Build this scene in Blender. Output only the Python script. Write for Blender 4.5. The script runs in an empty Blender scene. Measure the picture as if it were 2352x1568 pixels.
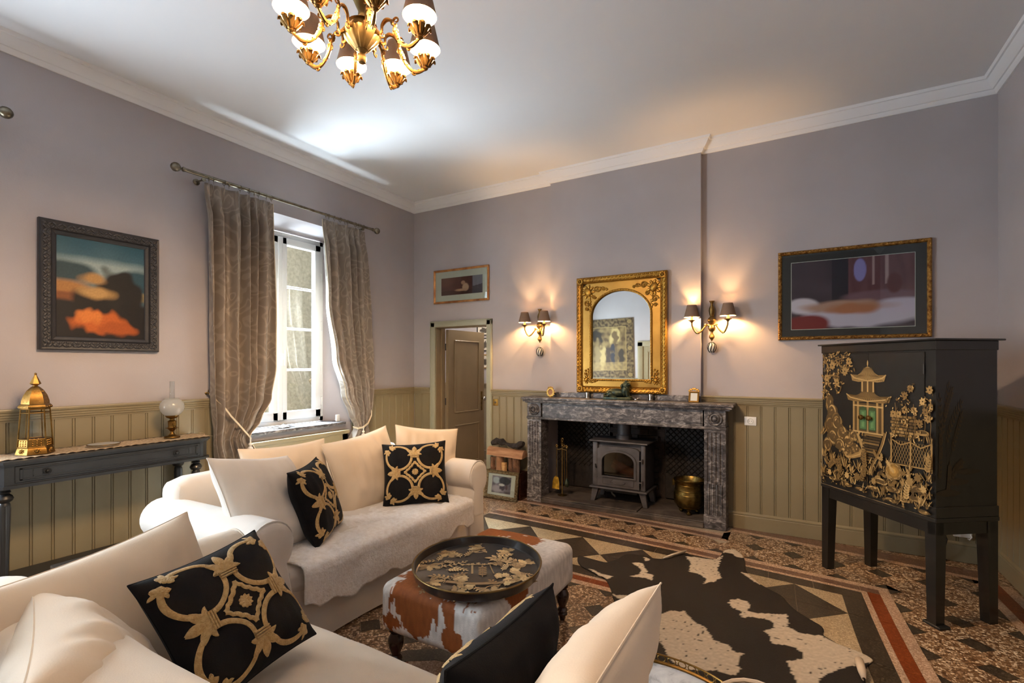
import bpy, bmesh, math, random
from mathutils import Vector, Matrix, noise
random.seed(7)
PI = math.pi
col = bpy.context.scene.collection
sc = bpy.context.scene

# ------------------------------------------------------------------ camera, world, light, exposure
CAM = (4.436, -4.981, 1.5)
cd = bpy.data.cameras.new('camera'); cam = bpy.data.objects.new('camera', cd); col.objects.link(cam)
cam.location = CAM; cam.rotation_euler = (PI/2, 0, math.radians(30.373))
cd.sensor_width = 36; cd.lens = 1124/2352*36; cd.shift_y = 55.3/2352; cd.clip_start = .02
sc.camera = cam

w = bpy.data.worlds.new('sky'); sc.world = w; w.use_nodes = True
bg = w.node_tree.nodes['Background']
sky = w.node_tree.nodes.new('ShaderNodeTexSky')
sky.sky_type = 'PREETHAM'; sky.turbidity = 4.0; sky.sun_direction = Vector((-.55, -.45, .7)).normalized()
mixc = w.node_tree.nodes.new('ShaderNodeMix'); mixc.data_type = 'RGBA'
mixc.inputs[0].default_value = .62; mixc.inputs[7].default_value = (.80, .88, 1.0, 1)
w.node_tree.links.new(sky.outputs[0], mixc.inputs[6])
w.node_tree.links.new(mixc.outputs[2], bg.inputs[0])
bg.inputs[1].default_value = .4

vs = sc.view_settings
vs.view_transform = 'Standard'; vs.look = 'None'; vs.gamma = 1; vs.use_curve_mapping = False
vs.exposure = 2.12
sc.cycles.use_denoising = True
sc.cycles.max_bounces = 10; sc.cycles.diffuse_bounces = 6; sc.cycles.transparent_max_bounces = 16
sc.cycles.sample_clamp_indirect = 6; sc.cycles.blur_glossy = 1.0; sc.cycles.caustics_reflective = False; sc.cycles.caustics_refractive = False

def area(name, loc, direction, sx, sy, energy, color, portal=False):
    ld = bpy.data.lights.new(name, 'AREA'); ld.shape = 'RECTANGLE'; ld.size = sx; ld.size_y = sy
    ld.energy = energy; ld.color = color
    if portal: ld.cycles.is_portal = True
    o = bpy.data.objects.new(name, ld); col.objects.link(o); o.location = loc
    o.rotation_euler = Vector(direction).to_track_quat('-Z', 'Y').to_euler()
    return o
def point(name, loc, energy, color, r=.02, parent=None):
    ld = bpy.data.lights.new(name, 'POINT'); ld.energy = energy; ld.color = color; ld.shadow_soft_size = r
    o = bpy.data.objects.new(name, ld); col.objects.link(o); o.location = loc; o.parent = parent
    return o
# daylight enters through the two casement windows of the left wall (portals guide the sky light)
area('daylight_portal', (-.33, -1.8, 1.87), (1, 0, 0), 1.12, 2.06, 1, (1, 1, 1), True)
area('daylight_portal', (-.33, -5.0, 1.87), (1, 0, 0), 1.12, 2.06, 1, (1, 1, 1), True)

# added lamps for sky and ground light, and the tall window beside the viewer
DAY = (.80, .90, 1.0)
area('sky_fill', (-1.15, -1.8, 3.75), (1, 0, -1.75), 1.2, .5, 170, DAY).data.spread = math.radians(45)  # added area lamp, out of view, simulating brighter sky over the wall
area('ground_bounce_fill', (-.85, -1.8, .38), (1, 0, 1.5), 1.2, .55, 62, DAY).data.spread = math.radians(110)  # added area lamp below the sill, standing in for light off the ground
area('side_window_daylight', (-.30, -5.0, 1.87), (1, .15, .12), 1.02, 1.95, 80, DAY)
sd = bpy.data.lights.new('sun', 'SUN'); sd.energy = 1.5; sd.angle = .01; sd.color = (.9, .95, 1.0)
sun = bpy.data.objects.new('sun', sd); col.objects.link(sun); sun.location = (-1, -8, 9)
sun.rotation_euler = Vector((-.12, .6, -.8)).to_track_quat('-Z', 'Y').to_euler()
point('hall_fill', (.6, .9, 2.45), 9, (1, .85, .68), .08)  # unseen point light added to brighten the hall and door

# ------------------------------------------------------------------ colour and material helpers
def lin(h):
    h = h.lstrip('#'); out = []
    for i in (0, 2, 4):
        c = int(h[i:i+2], 16)/255
        out.append(c/12.92 if c <= .04045 else ((c+.055)/1.055)**2.4)
    return (*out, 1)
MATS = {}
def newmat(name):
    m = bpy.data.materials.new(name); m.use_nodes = True
    MATS[name] = m
    return m, m.node_tree, m.node_tree.nodes['Principled BSDF']
def pm(name, c, rough=.5, metal=0, c2=None, scale=6, detail=4, lo=.35, hi=.65, bump=0, bscale=40, spec=.5, coat=0, sheen=0, stretch=None, bdist=.01):
    m, nt, b = newmat(name); N, L = nt.nodes, nt.links
    b.inputs['Base Color'].default_value = lin(c); b.inputs['Roughness'].default_value = rough
    b.inputs['Metallic'].default_value = metal; b.inputs['Specular IOR Level'].default_value = spec
    b.inputs['Coat Weight'].default_value = coat; b.inputs['Sheen Weight'].default_value = sheen
    if c2 or bump:
        tc = N.new('ShaderNodeTexCoord'); mp = N.new('ShaderNodeMapping'); L.new(tc.outputs['Object'], mp.inputs[0])
        if stretch: mp.inputs['Scale'].default_value = stretch
    if c2:
        n = N.new('ShaderNodeTexNoise'); n.inputs['Scale'].default_value = scale; n.inputs['Detail'].default_value = detail
        L.new(mp.outputs[0], n.inputs[0])
        r = N.new('ShaderNodeValToRGB'); r.color_ramp.elements[0].position = lo; r.color_ramp.elements[1].position = hi
        r.color_ramp.elements[0].color = lin(c); r.color_ramp.elements[1].color = lin(c2)
        L.new(n.outputs[0], r.inputs[0]); L.new(r.outputs[0], b.inputs['Base Color'])
    if bump:
        n2 = N.new('ShaderNodeTexNoise'); n2.inputs['Scale'].default_value = bscale; n2.inputs['Detail'].default_value = 5
        L.new(mp.outputs[0], n2.inputs[0])
        bm_ = N.new('ShaderNodeBump'); bm_.inputs['Strength'].default_value = bump; bm_.inputs['Distance'].default_value = bdist
        L.new(n2.outputs[0], bm_.inputs['Height']); L.new(bm_.outputs[0], b.inputs['Normal'])
    return m
def glow(name, c, s):
    """clear bulb glass full of light"""
    m = bpy.data.materials.new(name); m.use_nodes = True; MATS[name] = m
    N, L = m.node_tree.nodes, m.node_tree.links; N.clear()
    out = N.new('ShaderNodeOutputMaterial'); t = N.new('ShaderNodeBsdfTransparent'); e = N.new('ShaderNodeEmission')
    e.inputs[0].default_value = lin(c); e.inputs[1].default_value = s
    ad = N.new('ShaderNodeAddShader'); L.new(t.outputs[0], ad.inputs[0]); L.new(e.outputs[0], ad.inputs[1]); L.new(ad.outputs[0], out.inputs[0])
    return m
def clear_glass(name, tint='#f4f8f8', gloss=.06, rough=.02, body=0.0, bodyc='#ffffff'):
    m = bpy.data.materials.new(name); m.use_nodes = True; MATS[name] = m
    nt = m.node_tree; N, L = nt.nodes, nt.links; N.clear()
    out = N.new('ShaderNodeOutputMaterial'); t = N.new('ShaderNodeBsdfTransparent'); t.inputs[0].default_value = lin(tint)
    g = N.new('ShaderNodeBsdfGlossy'); g.inputs['Roughness'].default_value = rough
    fr = N.new('ShaderNodeLayerWeight'); fr.inputs[0].default_value = .25
    ml = N.new('ShaderNodeMath'); ml.operation = 'MULTIPLY_ADD'; ml.inputs[1].default_value = .5; ml.inputs[2].default_value = gloss
    L.new(fr.outputs['Facing'], ml.inputs[0])
    mx = N.new('ShaderNodeMixShader'); L.new(ml.outputs[0], mx.inputs[0]); L.new(t.outputs[0], mx.inputs[1]); L.new(g.outputs[0], mx.inputs[2])
    last = mx
    if body:
        d = N.new('ShaderNodeBsdfDiffuse'); d.inputs[0].default_value = lin(bodyc)
        tr = N.new('ShaderNodeBsdfTranslucent'); tr.inputs[0].default_value = lin(bodyc)
        ad = N.new('ShaderNodeMixShader'); ad.inputs[0].default_value = .5; L.new(d.outputs[0], ad.inputs[1]); L.new(tr.outputs[0], ad.inputs[2])
        m2 = N.new('ShaderNodeMixShader'); m2.inputs[0].default_value = body; L.new(mx.outputs[0], m2.inputs[1]); L.new(ad.outputs[0], m2.inputs[2]); last = m2
    L.new(last.outputs[0], out.inputs[0])
    return m
def attr_mat(name, rough=.6, bump=0, bscale=300, spec=.3, sheen=0, stretch=None, coat=0):
    """colours that belong to the thing, stored as a vertex colour layer named 'paint'"""
    m, nt, b = newmat(name); N, L = nt.nodes, nt.links
    a = N.new('ShaderNodeVertexColor'); a.layer_name = 'paint'
    L.new(a.outputs[0], b.inputs['Base Color']); b.inputs['Roughness'].default_value = rough
    b.inputs['Specular IOR Level'].default_value = spec; b.inputs['Sheen Weight'].default_value = sheen; b.inputs['Coat Weight'].default_value = coat
    if bump:
        tc = N.new('ShaderNodeTexCoord'); mp = N.new('ShaderNodeMapping'); L.new(tc.outputs['Object'], mp.inputs[0])
        if stretch: mp.inputs['Scale'].default_value = stretch
        n2 = N.new('ShaderNodeTexNoise'); n2.inputs['Scale'].default_value = bscale; L.new(mp.outputs[0], n2.inputs[0])
        bm_ = N.new('ShaderNodeBump'); bm_.inputs['Strength'].default_value = bump; bm_.inputs['Distance'].default_value = .005
        L.new(n2.outputs[0], bm_.inputs['Height']); L.new(bm_.outputs[0], b.inputs['Normal'])
    return m
def terrazzo(name, dark, mid, light, chip=90, amount=.5, rough=.28):
    m, nt, b = newmat(name); N, L = nt.nodes, nt.links
    tc = N.new('ShaderNodeTexCoord')
    v = N.new('ShaderNodeTexVoronoi'); v.inputs['Scale'].default_value = chip; v.inputs['Randomness'].default_value = 1
    v2 = N.new('ShaderNodeTexVoronoi'); v2.inputs['Scale'].default_value = chip; v2.feature = 'DISTANCE_TO_EDGE'
    geo = N.new('ShaderNodeNewGeometry')
    L.new(geo.outputs['Position'], v.inputs['Vector']); L.new(geo.outputs['Position'], v2.inputs['Vector'])
    sep = N.new('ShaderNodeSeparateColor'); L.new(v.outputs['Color'], sep.inputs[0])
    r = N.new('ShaderNodeValToRGB'); e = r.color_ramp.elements
    e[0].position = 0; e[0].color = lin(dark); e[1].position = 1; e[1].color = lin(light)
    k = e.new(1-amount); k.color = lin(mid)
    L.new(sep.outputs[0], r.inputs[0])
    gt = N.new('ShaderNodeMapRange'); gt.inputs[1].default_value = .0; gt.inputs[2].default_value = .10; L.new(v2.outputs[0], gt.inputs[0])
    mx = N.new('ShaderNodeMix'); mx.data_type = 'RGBA'; mx.inputs[6].default_value = lin(dark); L.new(gt.outputs[0], mx.inputs[0]); L.new(r.outputs[0], mx.inputs[7])
    n = N.new('ShaderNodeTexNoise'); n.inputs['Scale'].default_value = 2.5; n.inputs['Detail'].default_value = 3; L.new(geo.outputs['Position'], n.inputs[0])
    hs = N.new('ShaderNodeHueSaturation'); L.new(mx.outputs[2], hs.inputs['Color'])
    mr = N.new('ShaderNodeMapRange'); mr.inputs[1].default_value = .3; mr.inputs[2].default_value = .7; mr.inputs[3].default_value = .85; mr.inputs[4].default_value = 1.12
    L.new(n.outputs[0], mr.inputs[0]); L.new(mr.outputs[0], hs.inputs['Value'])
    L.new(hs.outputs[0], b.inputs['Base Color']); b.inputs['Roughness'].default_value = rough
    return m
def marble(name, dark, mid, light, scale=5, rough=.3):
    m, nt, b = newmat(name); N, L = nt.nodes, nt.links
    tc = N.new('ShaderNodeTexCoord'); mp = N.new('ShaderNodeMapping'); L.new(tc.outputs['Object'], mp.inputs[0]); mp.inputs['Scale'].default_value = (1, 1, 1.9)
    n = N.new('ShaderNodeTexNoise'); n.inputs['Scale'].default_value = scale; n.inputs['Detail'].default_value = 9; n.inputs['Roughness'].default_value = .68; n.inputs['Distortion'].default_value = 1.1
    L.new(mp.outputs[0], n.inputs[0])
    r = N.new('ShaderNodeValToRGB'); e = r.color_ramp.elements
    e[0].position = .36; e[0].color = lin(dark); e[1].position = .72; e[1].color = lin(light)
    k = e.new(.5); k.color = lin(mid)
    L.new(n.outputs[0], r.inputs[0]); L.new(r.outputs[0], b.inputs['Base Color']); b.inputs['Roughness'].default_value = rough
    bp = N.new('ShaderNodeBump'); bp.inputs['Strength'].default_value = .25; bp.inputs['Distance'].default_value = .004; L.new(n.outputs[0], bp.inputs['Height']); L.new(bp.outputs[0], b.inputs['Normal'])
    return m

def add_translucent(name, c, amt):
    nt = MATS[name].node_tree; N, L = nt.nodes, nt.links; b = N['Principled BSDF']; out = N['Material Output']
    tr = N.new('ShaderNodeBsdfTranslucent'); tr.inputs[0].default_value = lin(c)
    mx = N.new('ShaderNodeMixShader'); mx.inputs[0].default_value = amt; L.new(b.outputs[0], mx.inputs[1]); L.new(tr.outputs[0], mx.inputs[2]); L.new(mx.outputs[0], out.inputs[0])
# ------------------------------------------------------------------ mesh helpers
def sharpen(me, angle=35):
    bm = bmesh.new(); bm.from_mesh(me)
    ca = math.radians(angle)
    for f in bm.faces: f.smooth = True
    for e in bm.edges:
        if len(e.link_faces) == 2 and e.calc_face_angle(0) > ca: e.smooth = False
    bm.to_mesh(me); bm.free()
def mobj(name, me, m, parent=None, loc=None, rot=None):
    o = bpy.data.objects.new(name, me); col.objects.link(o)
    if m is not None and not me.materials: me.materials.append(MATS[m] if isinstance(m, str) else m)
    if parent is not None: o.parent = parent
    if loc is not None: o.location = loc
    if rot is not None: o.rotation_euler = rot
    return o
class MB:
    def __init__(s): s.v = []; s.f = []; s.M = None
    def add(s, vs, fs, M=None):
        o = len(s.v)
        if M is not None: vs = [M @ Vector(q) for q in vs]
        if s.M is not None: vs = [s.M @ Vector(q) for q in vs]
        s.v += [tuple(q) for q in vs]; s.f += [tuple(o+i for i in q) for q in fs]
        return s
    def box(s, x0, x1, y0, y1, z0, z1, M=None):
        vs = [(x0,y0,z0),(x1,y0,z0),(x1,y1,z0),(x0,y1,z0),(x0,y0,z1),(x1,y0,z1),(x1,y1,z1),(x0,y1,z1)]
        return s.add(vs, [(0,3,2,1),(4,5,6,7),(0,1,5,4),(1,2,6,5),(2,3,7,6),(3,0,4,7)], M)
    def rbox(s, x0, x1, y0, y1, z0, z1, r=.01, n=3, M=None):
        bm = bmesh.new(); bmesh.ops.create_cube(bm, size=1)
        for q in bm.verts: q.co = Vector(((x0+x1)/2+q.co.x*(x1-x0), (y0+y1)/2+q.co.y*(y1-y0), (z0+z1)/2+q.co.z*(z1-z0)))
        bmesh.ops.bevel(bm, geom=bm.edges[:], offset=r, segments=n, profile=.5, affect='EDGES')
        return s.bm(bm, M)
    def bm(s, bm, M=None):
        bm.verts.ensure_lookup_table(); bm.verts.index_update()
        s.add([q.co.copy() for q in bm.verts], [tuple(q.index for q in f.verts) for f in bm.faces], M); bm.free(); return s
    def lathe(s, prof, n=20, M=None, c=(0,0,0), cap=True, a0=0, mod=None):
        vs = []; fs = []
        for i, (r, z) in enumerate(prof):
            for k in range(n):
                a = a0+2*PI*k/n; rr = r*(mod(a, i) if mod else 1)
                vs.append((c[0]+rr*math.cos(a), c[1]+rr*math.sin(a), c[2]+z))
        for i in range(len(prof)-1):
            for k in range(n):
                a, b = i*n+k, i*n+(k+1) % n
                fs.append((a, b, b+n, a+n))
        if cap:
            fs.append(tuple(range(n-1, -1, -1))); fs.append(tuple((len(prof)-1)*n+k for k in range(n)))
        return s.add(vs, fs, M)
    def tube(s, path, r, n=8, closed=False, M=None, flat=1.0):
        P = [Vector(q) for q in path]; m = len(P); rr = r if isinstance(r, (list, tuple)) else [r]*m
        vs = []; fs = []; up = None
        for i in range(m):
            if closed: t = P[(i+1) % m]-P[i-1]
            else: t = P[min(i+1, m-1)]-P[max(i-1, 0)]
            if t.length < 1e-9: t = Vector((0,0,1))
            t.normalize()
            if up is None:
                up = Vector((0,0,1)) if abs(t.z) < .9 else Vector((1,0,0))
            side = t.cross(up)
            if side.length < 1e-6: side = t.cross(Vector((.3,.9,.1)))
            side.normalize(); up = side.cross(t).normalized()
            for k in range(n):
                a = 2*PI*k/n
                vs.append(P[i]+side*(math.cos(a)*rr[i])+up*(math.sin(a)*rr[i]*flat))
        for i in range(m if closed else m-1):
            j = (i+1) % m
            for k in range(n):
                k2 = (k+1) % n
                fs.append((i*n+k, i*n+k2, j*n+k2, j*n+k))
        if not closed:
            fs.append(tuple(range(n-1, -1, -1))); fs.append(tuple((m-1)*n+k for k in range(n)))
        return s.add(vs, fs, M)
    def prism(s, poly, z0, z1, M=None):
        n = len(poly); ar = sum(poly[i][0]*poly[(i+1) % n][1]-poly[(i+1) % n][0]*poly[i][1] for i in range(n))
        if ar < 0: poly = poly[::-1]
        vs = [(p[0], p[1], z0) for p in poly]+[(p[0], p[1], z1) for p in poly]
        fs = [tuple(range(n-1, -1, -1)), tuple(range(n, 2*n))]+[(i, (i+1) % n, n+(i+1) % n, n+i) for i in range(n)]
        return s.add(vs, fs, M)
    def blob(s, c, r, M=None, n=8, h=5, rot=None):
        R = rot if rot is not None else Matrix.Identity(3)
        vs = [Vector(c)+R @ Vector((0,0,-r[2]))]; fs = []
        for i in range(1, h):
            t = PI*i/h
            for k in range(n):
                a = 2*PI*k/n
                vs.append(Vector(c)+R @ Vector((r[0]*math.sin(t)*math.cos(a), r[1]*math.sin(t)*math.sin(a), -r[2]*math.cos(t))))
        vs.append(Vector(c)+R @ Vector((0,0,r[2]))); e = len(vs)-1
        for k in range(n): fs.append((0, 1+(k+1) % n, 1+k)); fs.append((e, e-n+k, e-n+(k+1) % n))
        for i in range(h-2):
            for k in range(n):
                a, b = 1+i*n+k, 1+i*n+(k+1) % n
                fs.append((a, b, b+n, a+n))
        return s.add(vs, fs, M)
    def sweep(s, prof, p0, p1, out, M=None, m0=0, m1=0):
        """moulding: profile points (o, z) swept from p0 to p1; o runs along 'out'; m0/m1 mitre the ends by o"""
        p0, p1, out = Vector(p0), Vector(p1), Vector(out).normalized(); d = (p1-p0).normalized(); n = len(prof)
        vs = [p0+out*o+Vector((0,0,z))+d*(m0*o) for o, z in prof]+[p1+out*o+Vector((0,0,z))+d*(m1*o) for o, z in prof]
        fs = [(i, (i+1) % n, n+(i+1) % n, n+i) for i in range(n)]+[tuple(range(n-1, -1, -1)), tuple(range(n, 2*n))]
        return s.add(vs, fs, M)
    def mesh(s, name='part', smooth=True, angle=35, fix=True):
        me = bpy.data.meshes.new(name); me.from_pydata(s.v, [], s.f); me.update()
        if fix:
            bm = bmesh.new(); bm.from_mesh(me); bmesh.ops.recalc_face_normals(bm, faces=bm.faces[:]); bm.to_mesh(me); bm.free()
        if smooth: sharpen(me, angle)
        return me
    def build(s, name, m, parent=None, loc=None, rot=None, smooth=True, angle=35, fix=True):
        return mobj(name, s.mesh(name, smooth, angle, fix), m, parent, loc, rot)
def tag(o, label, cat, group=None):
    o['label'] = label; o['category'] = cat
    if group: o['group'] = group
    return o
def thing(name, label, cat, loc=(0,0,0), rotz=0, group=None):
    o = bpy.data.objects.new(name, None); col.objects.link(o); o.location = loc; o.rotation_euler = (0, 0, rotz)
    o.empty_display_size = .1
    return tag(o, label, cat, group)
def struct(o, label=None):
    o['kind'] = 'structure'
    if label: o['label'] = label
    return o
def sempty(name, loc=(0,0,0)):
    o = bpy.data.objects.new(name, None); col.objects.link(o); o.location = loc; o['kind'] = 'structure'; return o
def kids(o): return [c for c in bpy.data.objects if c.parent == o]
def copy_tree(o, parent=None):
    c = o.copy(); col.objects.link(c); c.parent = parent
    for k in kids(o): copy_tree(k, c)
    return c
def T(x=0, y=0, z=0): return Matrix.Translation((x, y, z))
def RX(a): return Matrix.Rotation(a, 4, 'X')
def RY(a): return Matrix.Rotation(a, 4, 'Y')
def RZ(a): return Matrix.Rotation(a, 4, 'Z')
def paint(me, fn):
    ca = me.color_attributes.new('paint', 'FLOAT_COLOR', 'POINT')
    for i, q in enumerate(me.vertices): ca.data[i].color = fn(q.co, i)
def inpoly(x, y, poly):
    c = False; j = len(poly)-1
    for i in range(len(poly)):
        xi, yi = poly[i]; xj, yj = poly[j]
        if (yi > y) != (yj > y) and x < (xj-xi)*(y-yi)/(yj-yi)+xi: c = not c
        j = i
    return c
def nz(x, y, z=0.0): return noise.noise(Vector((x, y, z)))
# ------------------------------------------------------------------ materials
pm('wall_paint', '#aaa4a6', .75, c2='#a49e9f', scale=1.6, bump=.12, bscale=90, bdist=.004)
pm('ceiling_paint', '#d4d5d8', .8, bump=.1, bscale=40, bdist=.004)
pm('trim_white', '#dcdde0', .55)
pm('olive_paint', '#8c8166', .42, c2='#857a5f', scale=3)
pm('olive_door', '#847358', .4, c2='#7c6c52', scale=3)
pm('olive_light', '#a3a38f', .42, c2='#9c9c88', scale=3)
pm('window_white', '#e9ecec', .3)
pm('joint', '#a39684', .7)
terrazzo('chip_field', '#513927', '#967655', '#e8d3b6', 85, .45)
terrazzo('chip_light', '#93745c', '#b99a80', '#dcc4ae', 150, .5)
terrazzo('chip_beige', '#8d7a5f', '#a99677', '#c9b898', 160, .5)
terrazzo('stone_dark', '#2e2720', '#3f362b', '#5c5142', 140, .35)
terrazzo('band_red', '#6b3014', '#7f3d1b', '#96522c', 120, .4)
terrazzo('band_grey', '#5f4636', '#76594a', '#8f7362', 120, .4)
pm('brass', '#8f6d3a', .40, 1, c2='#5a4019', scale=14, lo=.3, hi=.75)
pm('gilt_lamp', '#8c6834', .42, .9, c2='#5e4320', scale=20, lo=.3, hi=.75)
pm('old_brass', '#8c7448', .42, 1, c2='#5e4a2a', scale=18, lo=.3, hi=.75)
pm('nickel', '#8f8878', .32, 1, c2='#6d6454', scale=20)
pm('gilt', '#b48a3a', .38, .85, c2='#7a5420', scale=9, lo=.3, hi=.8, bump=.25, bscale=70, bdist=.003)
pm('gilt_dark', '#b78d4a', .4, .8, c2='#70491c', scale=40, lo=.35, hi=.65, bump=.4, bscale=90, bdist=.004)
pm('gilt_bright', '#b08a44', .36, .85, c2='#84602a', scale=5, lo=.3, hi=.8)
pm('black_frame', '#2d2c2f', .45, c2='#232225', scale=8, bump=.3, bscale=60, bdist=.004)
pm('black_lacquer', '#101010', .36, c2='#161615', scale=4, coat=.25)
pm('console_black', '#232528', .42, c2='#1b1d1f', scale=5, coat=.15)
pm('chest_black', '#211d1b', .28, c2='#2c2724', scale=9, coat=.3)
marble('grey_marble', '#2b292a', '#555152', '#b5b0ae', 13, .38)
marble('white_marble', '#9da1a6', '#d5d8da', '#eceeee', 9, .18)
marble('hearth_stone', '#2c2723', '#473e37', '#695e55', 4, .6)
pm('soot_brick', '#2a2422', .9, c2='#4b3d36', scale=9, bump=.6, bscale=40)
pm('cast_iron', '#1d1b1b', .55, .3, c2='#2f2927', scale=20, bump=.3, bscale=80, bdist=.003)
pm('stove_iron', '#5a5759', .48, .35, c2='#4d4a4c', scale=12)
pm('stove_dark', '#131212', .6)
pm('wood_log', '#b98f6c', .75, c2='#94694a', scale=5, stretch=(1, 1, 9), bump=.4, bscale=40)
pm('wood_pale', '#cda572', .75, c2='#b58954', scale=7, stretch=(8, 8, 1), bump=.3, bscale=40)
pm('bark', '#4a3629', .95, c2='#7b5a43', scale=16, bump=1, bscale=30, bdist=.02)
pm('char', '#1f1c1b', .9, c2='#3a3330', scale=14, bump=1, bscale=25, bdist=.02)
pm('dark_wood', '#2a1712', .25, c2='#3a2119', scale=8, coat=.4)
pm('cream_linen', '#d8cbb8', .85, c2='#d2c4b0', scale=5, bump=.25, bscale=260, sheen=.25, bdist=.002)
pm('cream_cushion', '#d9c8b0', .85, c2='#d3c1a8', scale=5, bump=.2, bscale=240, sheen=.25, bdist=.002)
pm('white_linen', '#dcd5cc', .85, c2='#d5cdc3', scale=5, bump=.25, bscale=260, sheen=.25, bdist=.002)
pm('fur_throw', '#efebe6', .95, c2='#e2dbd3', scale=38, bump=.45, bscale=90, sheen=.3, bdist=.012)
pm('black_velvet', '#0d0c0d', .95, c2='#131112', scale=20, sheen=.04, bump=.3, bscale=300, bdist=.003, spec=.2)
pm('gold_thread', '#c9a86e', .6, c2='#b08d50', scale=90, bump=.8, bscale=220, sheen=.2, bdist=.006)
pm('cord_cream', '#d6c8ae', .8, bump=.6, bscale=200, bdist=.004)
pm('tassel_white', '#e0ddd5', .6)
pm('leather_hide_back', '#cbb9a2', .8)
pm('shade_grey', '#7d7066', .85, c2='#6b5f56', scale=300, detail=1)
add_translucent('shade_grey', '#e6c39a', .30)
pm('shade_lining', '#efe2cc', .8)
pm('candle', '#e7b35c', .5)
glow('bulb', '#ffd9a0', 6)
glow('filament_bulb', '#ffdcaa', 5)
pm('white_plastic', '#e4e4e2', .35)
pm('black_plastic', '#171717', .5)
pm('paper_white', '#cfd0c8', .8)
pm('mat_board', '#cfcdbd', .8)
pm('mat_black', '#191613', .5)
pm('bronze_green', '#22302b', .4, .6, c2='#4c4e33', scale=30, lo=.4, hi=.7)
pm('silver', '#b9b4ae', .25, 1)
clear_glass('pane_glass')
clear_glass('frame_glass', gloss=.03, rough=.01)
clear_glass('lamp_chimney', gloss=.12)
clear_glass('frosted_glass', tint='#ffffff', gloss=.08, rough=.2, body=.55, bodyc='#dcdcd8')
clear_glass('stove_glass', tint='#b9a48f', gloss=.06, rough=.05)
mm, nt_, b_ = newmat('mirror_glass'); b_.inputs['Metallic'].default_value = 1; b_.inputs['Roughness'].default_value = .01; b_.inputs['Base Color'].default_value = lin('#dfe2de')
pm('tapestry_weave', '#8f7a58', .95, c2='#5a452c', scale=14, detail=6, lo=.4, hi=.62)
pm('wood_frame', '#8a5528', .35, .3, c2='#c58f52', scale=9, lo=.4, hi=.7)
pm('silver_frame', '#8d7f62', .45, .7, c2='#5c4d33', scale=50, bump=.6, bscale=90, bdist=.004)
pm('stone_warm', '#a8926f', .9, c2='#8d7654', scale=6, bump=.5, bscale=18)
pm('stone_pale', '#b3a996', .9, c2='#978b77', scale=6, bump=.5, bscale=18)
pm('stone_pink', '#a07a60', .9, c2='#8b6650', scale=6, bump=.5, bscale=18)
pm('ground_pale', '#c4c6c8', .95, c2='#b4b5b6', scale=8)
pm('mortar', '#9c8d72', .95, c2='#85765c', scale=20, bump=.5, bscale=40)
pm('pot_brass', '#8a7440', .35, 1, c2='#5c4a25', scale=22, lo=.3, hi=.7, bump=.2, bscale=60, bdist=.003)
pm('shovel_brass', '#c79a35', .28, 1, c2='#8a6a28', scale=20)
pm('lace', '#b9a58a', .9, c2='#8d785c', scale=60, bump=.8, bscale=120, bdist=.006)
pm('dark_rug', '#3a2b29', .95, c2='#4b3a36', scale=60)

# curtain damask: woven scrolls, raised only by colour and sheen of the weave
mm, nt_, b_ = newmat('damask'); N_, L_ = nt_.nodes, nt_.links
tc_ = N_.new('ShaderNodeTexCoord'); mp_ = N_.new('ShaderNodeMapping'); L_.new(tc_.outputs['UV'], mp_.inputs[0]); mp_.inputs['Scale'].default_value = (1, 1, 1)
nn_ = N_.new('ShaderNodeTexNoise'); nn_.inputs['Scale'].default_value = 3.2; nn_.inputs['Detail'].default_value = 2; L_.new(mp_.outputs[0], nn_.inputs[0])
vm_ = N_.new('ShaderNodeMix'); vm_.data_type = 'VECTOR'; vm_.inputs[0].default_value = .22; L_.new(mp_.outputs[0], vm_.inputs[4]); L_.new(nn_.outputs['Color'], vm_.inputs[5])
vo_ = N_.new('ShaderNodeTexVoronoi'); vo_.feature = 'SMOOTH_F1'; vo_.inputs['Scale'].default_value = 10; L_.new(vm_.outputs[1], vo_.inputs['Vector'])
wv_ = N_.new('ShaderNodeMath'); wv_.operation = 'SINE'; ml_ = N_.new('ShaderNodeMath'); ml_.operation = 'MULTIPLY'; ml_.inputs[1].default_value = 26
L_.new(vo_.outputs['Distance'], ml_.inputs[0]); L_.new(ml_.outputs[0], wv_.inputs[0])
rp_ = N_.new('ShaderNodeValToRGB'); rp_.color_ramp.elements[0].position = .35; rp_.color_ramp.elements[1].position = .75
rp_.color_ramp.elements[0].color = lin('#7c6f62'); rp_.color_ramp.elements[1].color = lin('#8d8072')
L_.new(wv_.outputs[0], rp_.inputs[0]); L_.new(rp_.outputs[0], b_.inputs['Base Color'])
b_.inputs['Roughness'].default_value = .55; b_.inputs['Sheen Weight'].default_value = .35
rr_ = N_.new('ShaderNodeMapRange'); rr_.inputs[1].default_value = -1; rr_.inputs[2].default_value = 1; rr_.inputs[3].default_value = .7; rr_.inputs[4].default_value = .38
L_.new(wv_.outputs[0], rr_.inputs[0]); L_.new(rr_.outputs[0], b_.inputs['Roughness'])

attr_mat('painted_print', .55)
attr_mat('cowhide', .7, .5, 260)
attr_mat('gilt_painting', .45, 0, coat=.15)

# ------------------------------------------------------------------ the room
W, YR, CEIL, CROWN, RAIL = 5.718, -6.15, 3.64, 3.525, 1.2155
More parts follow.
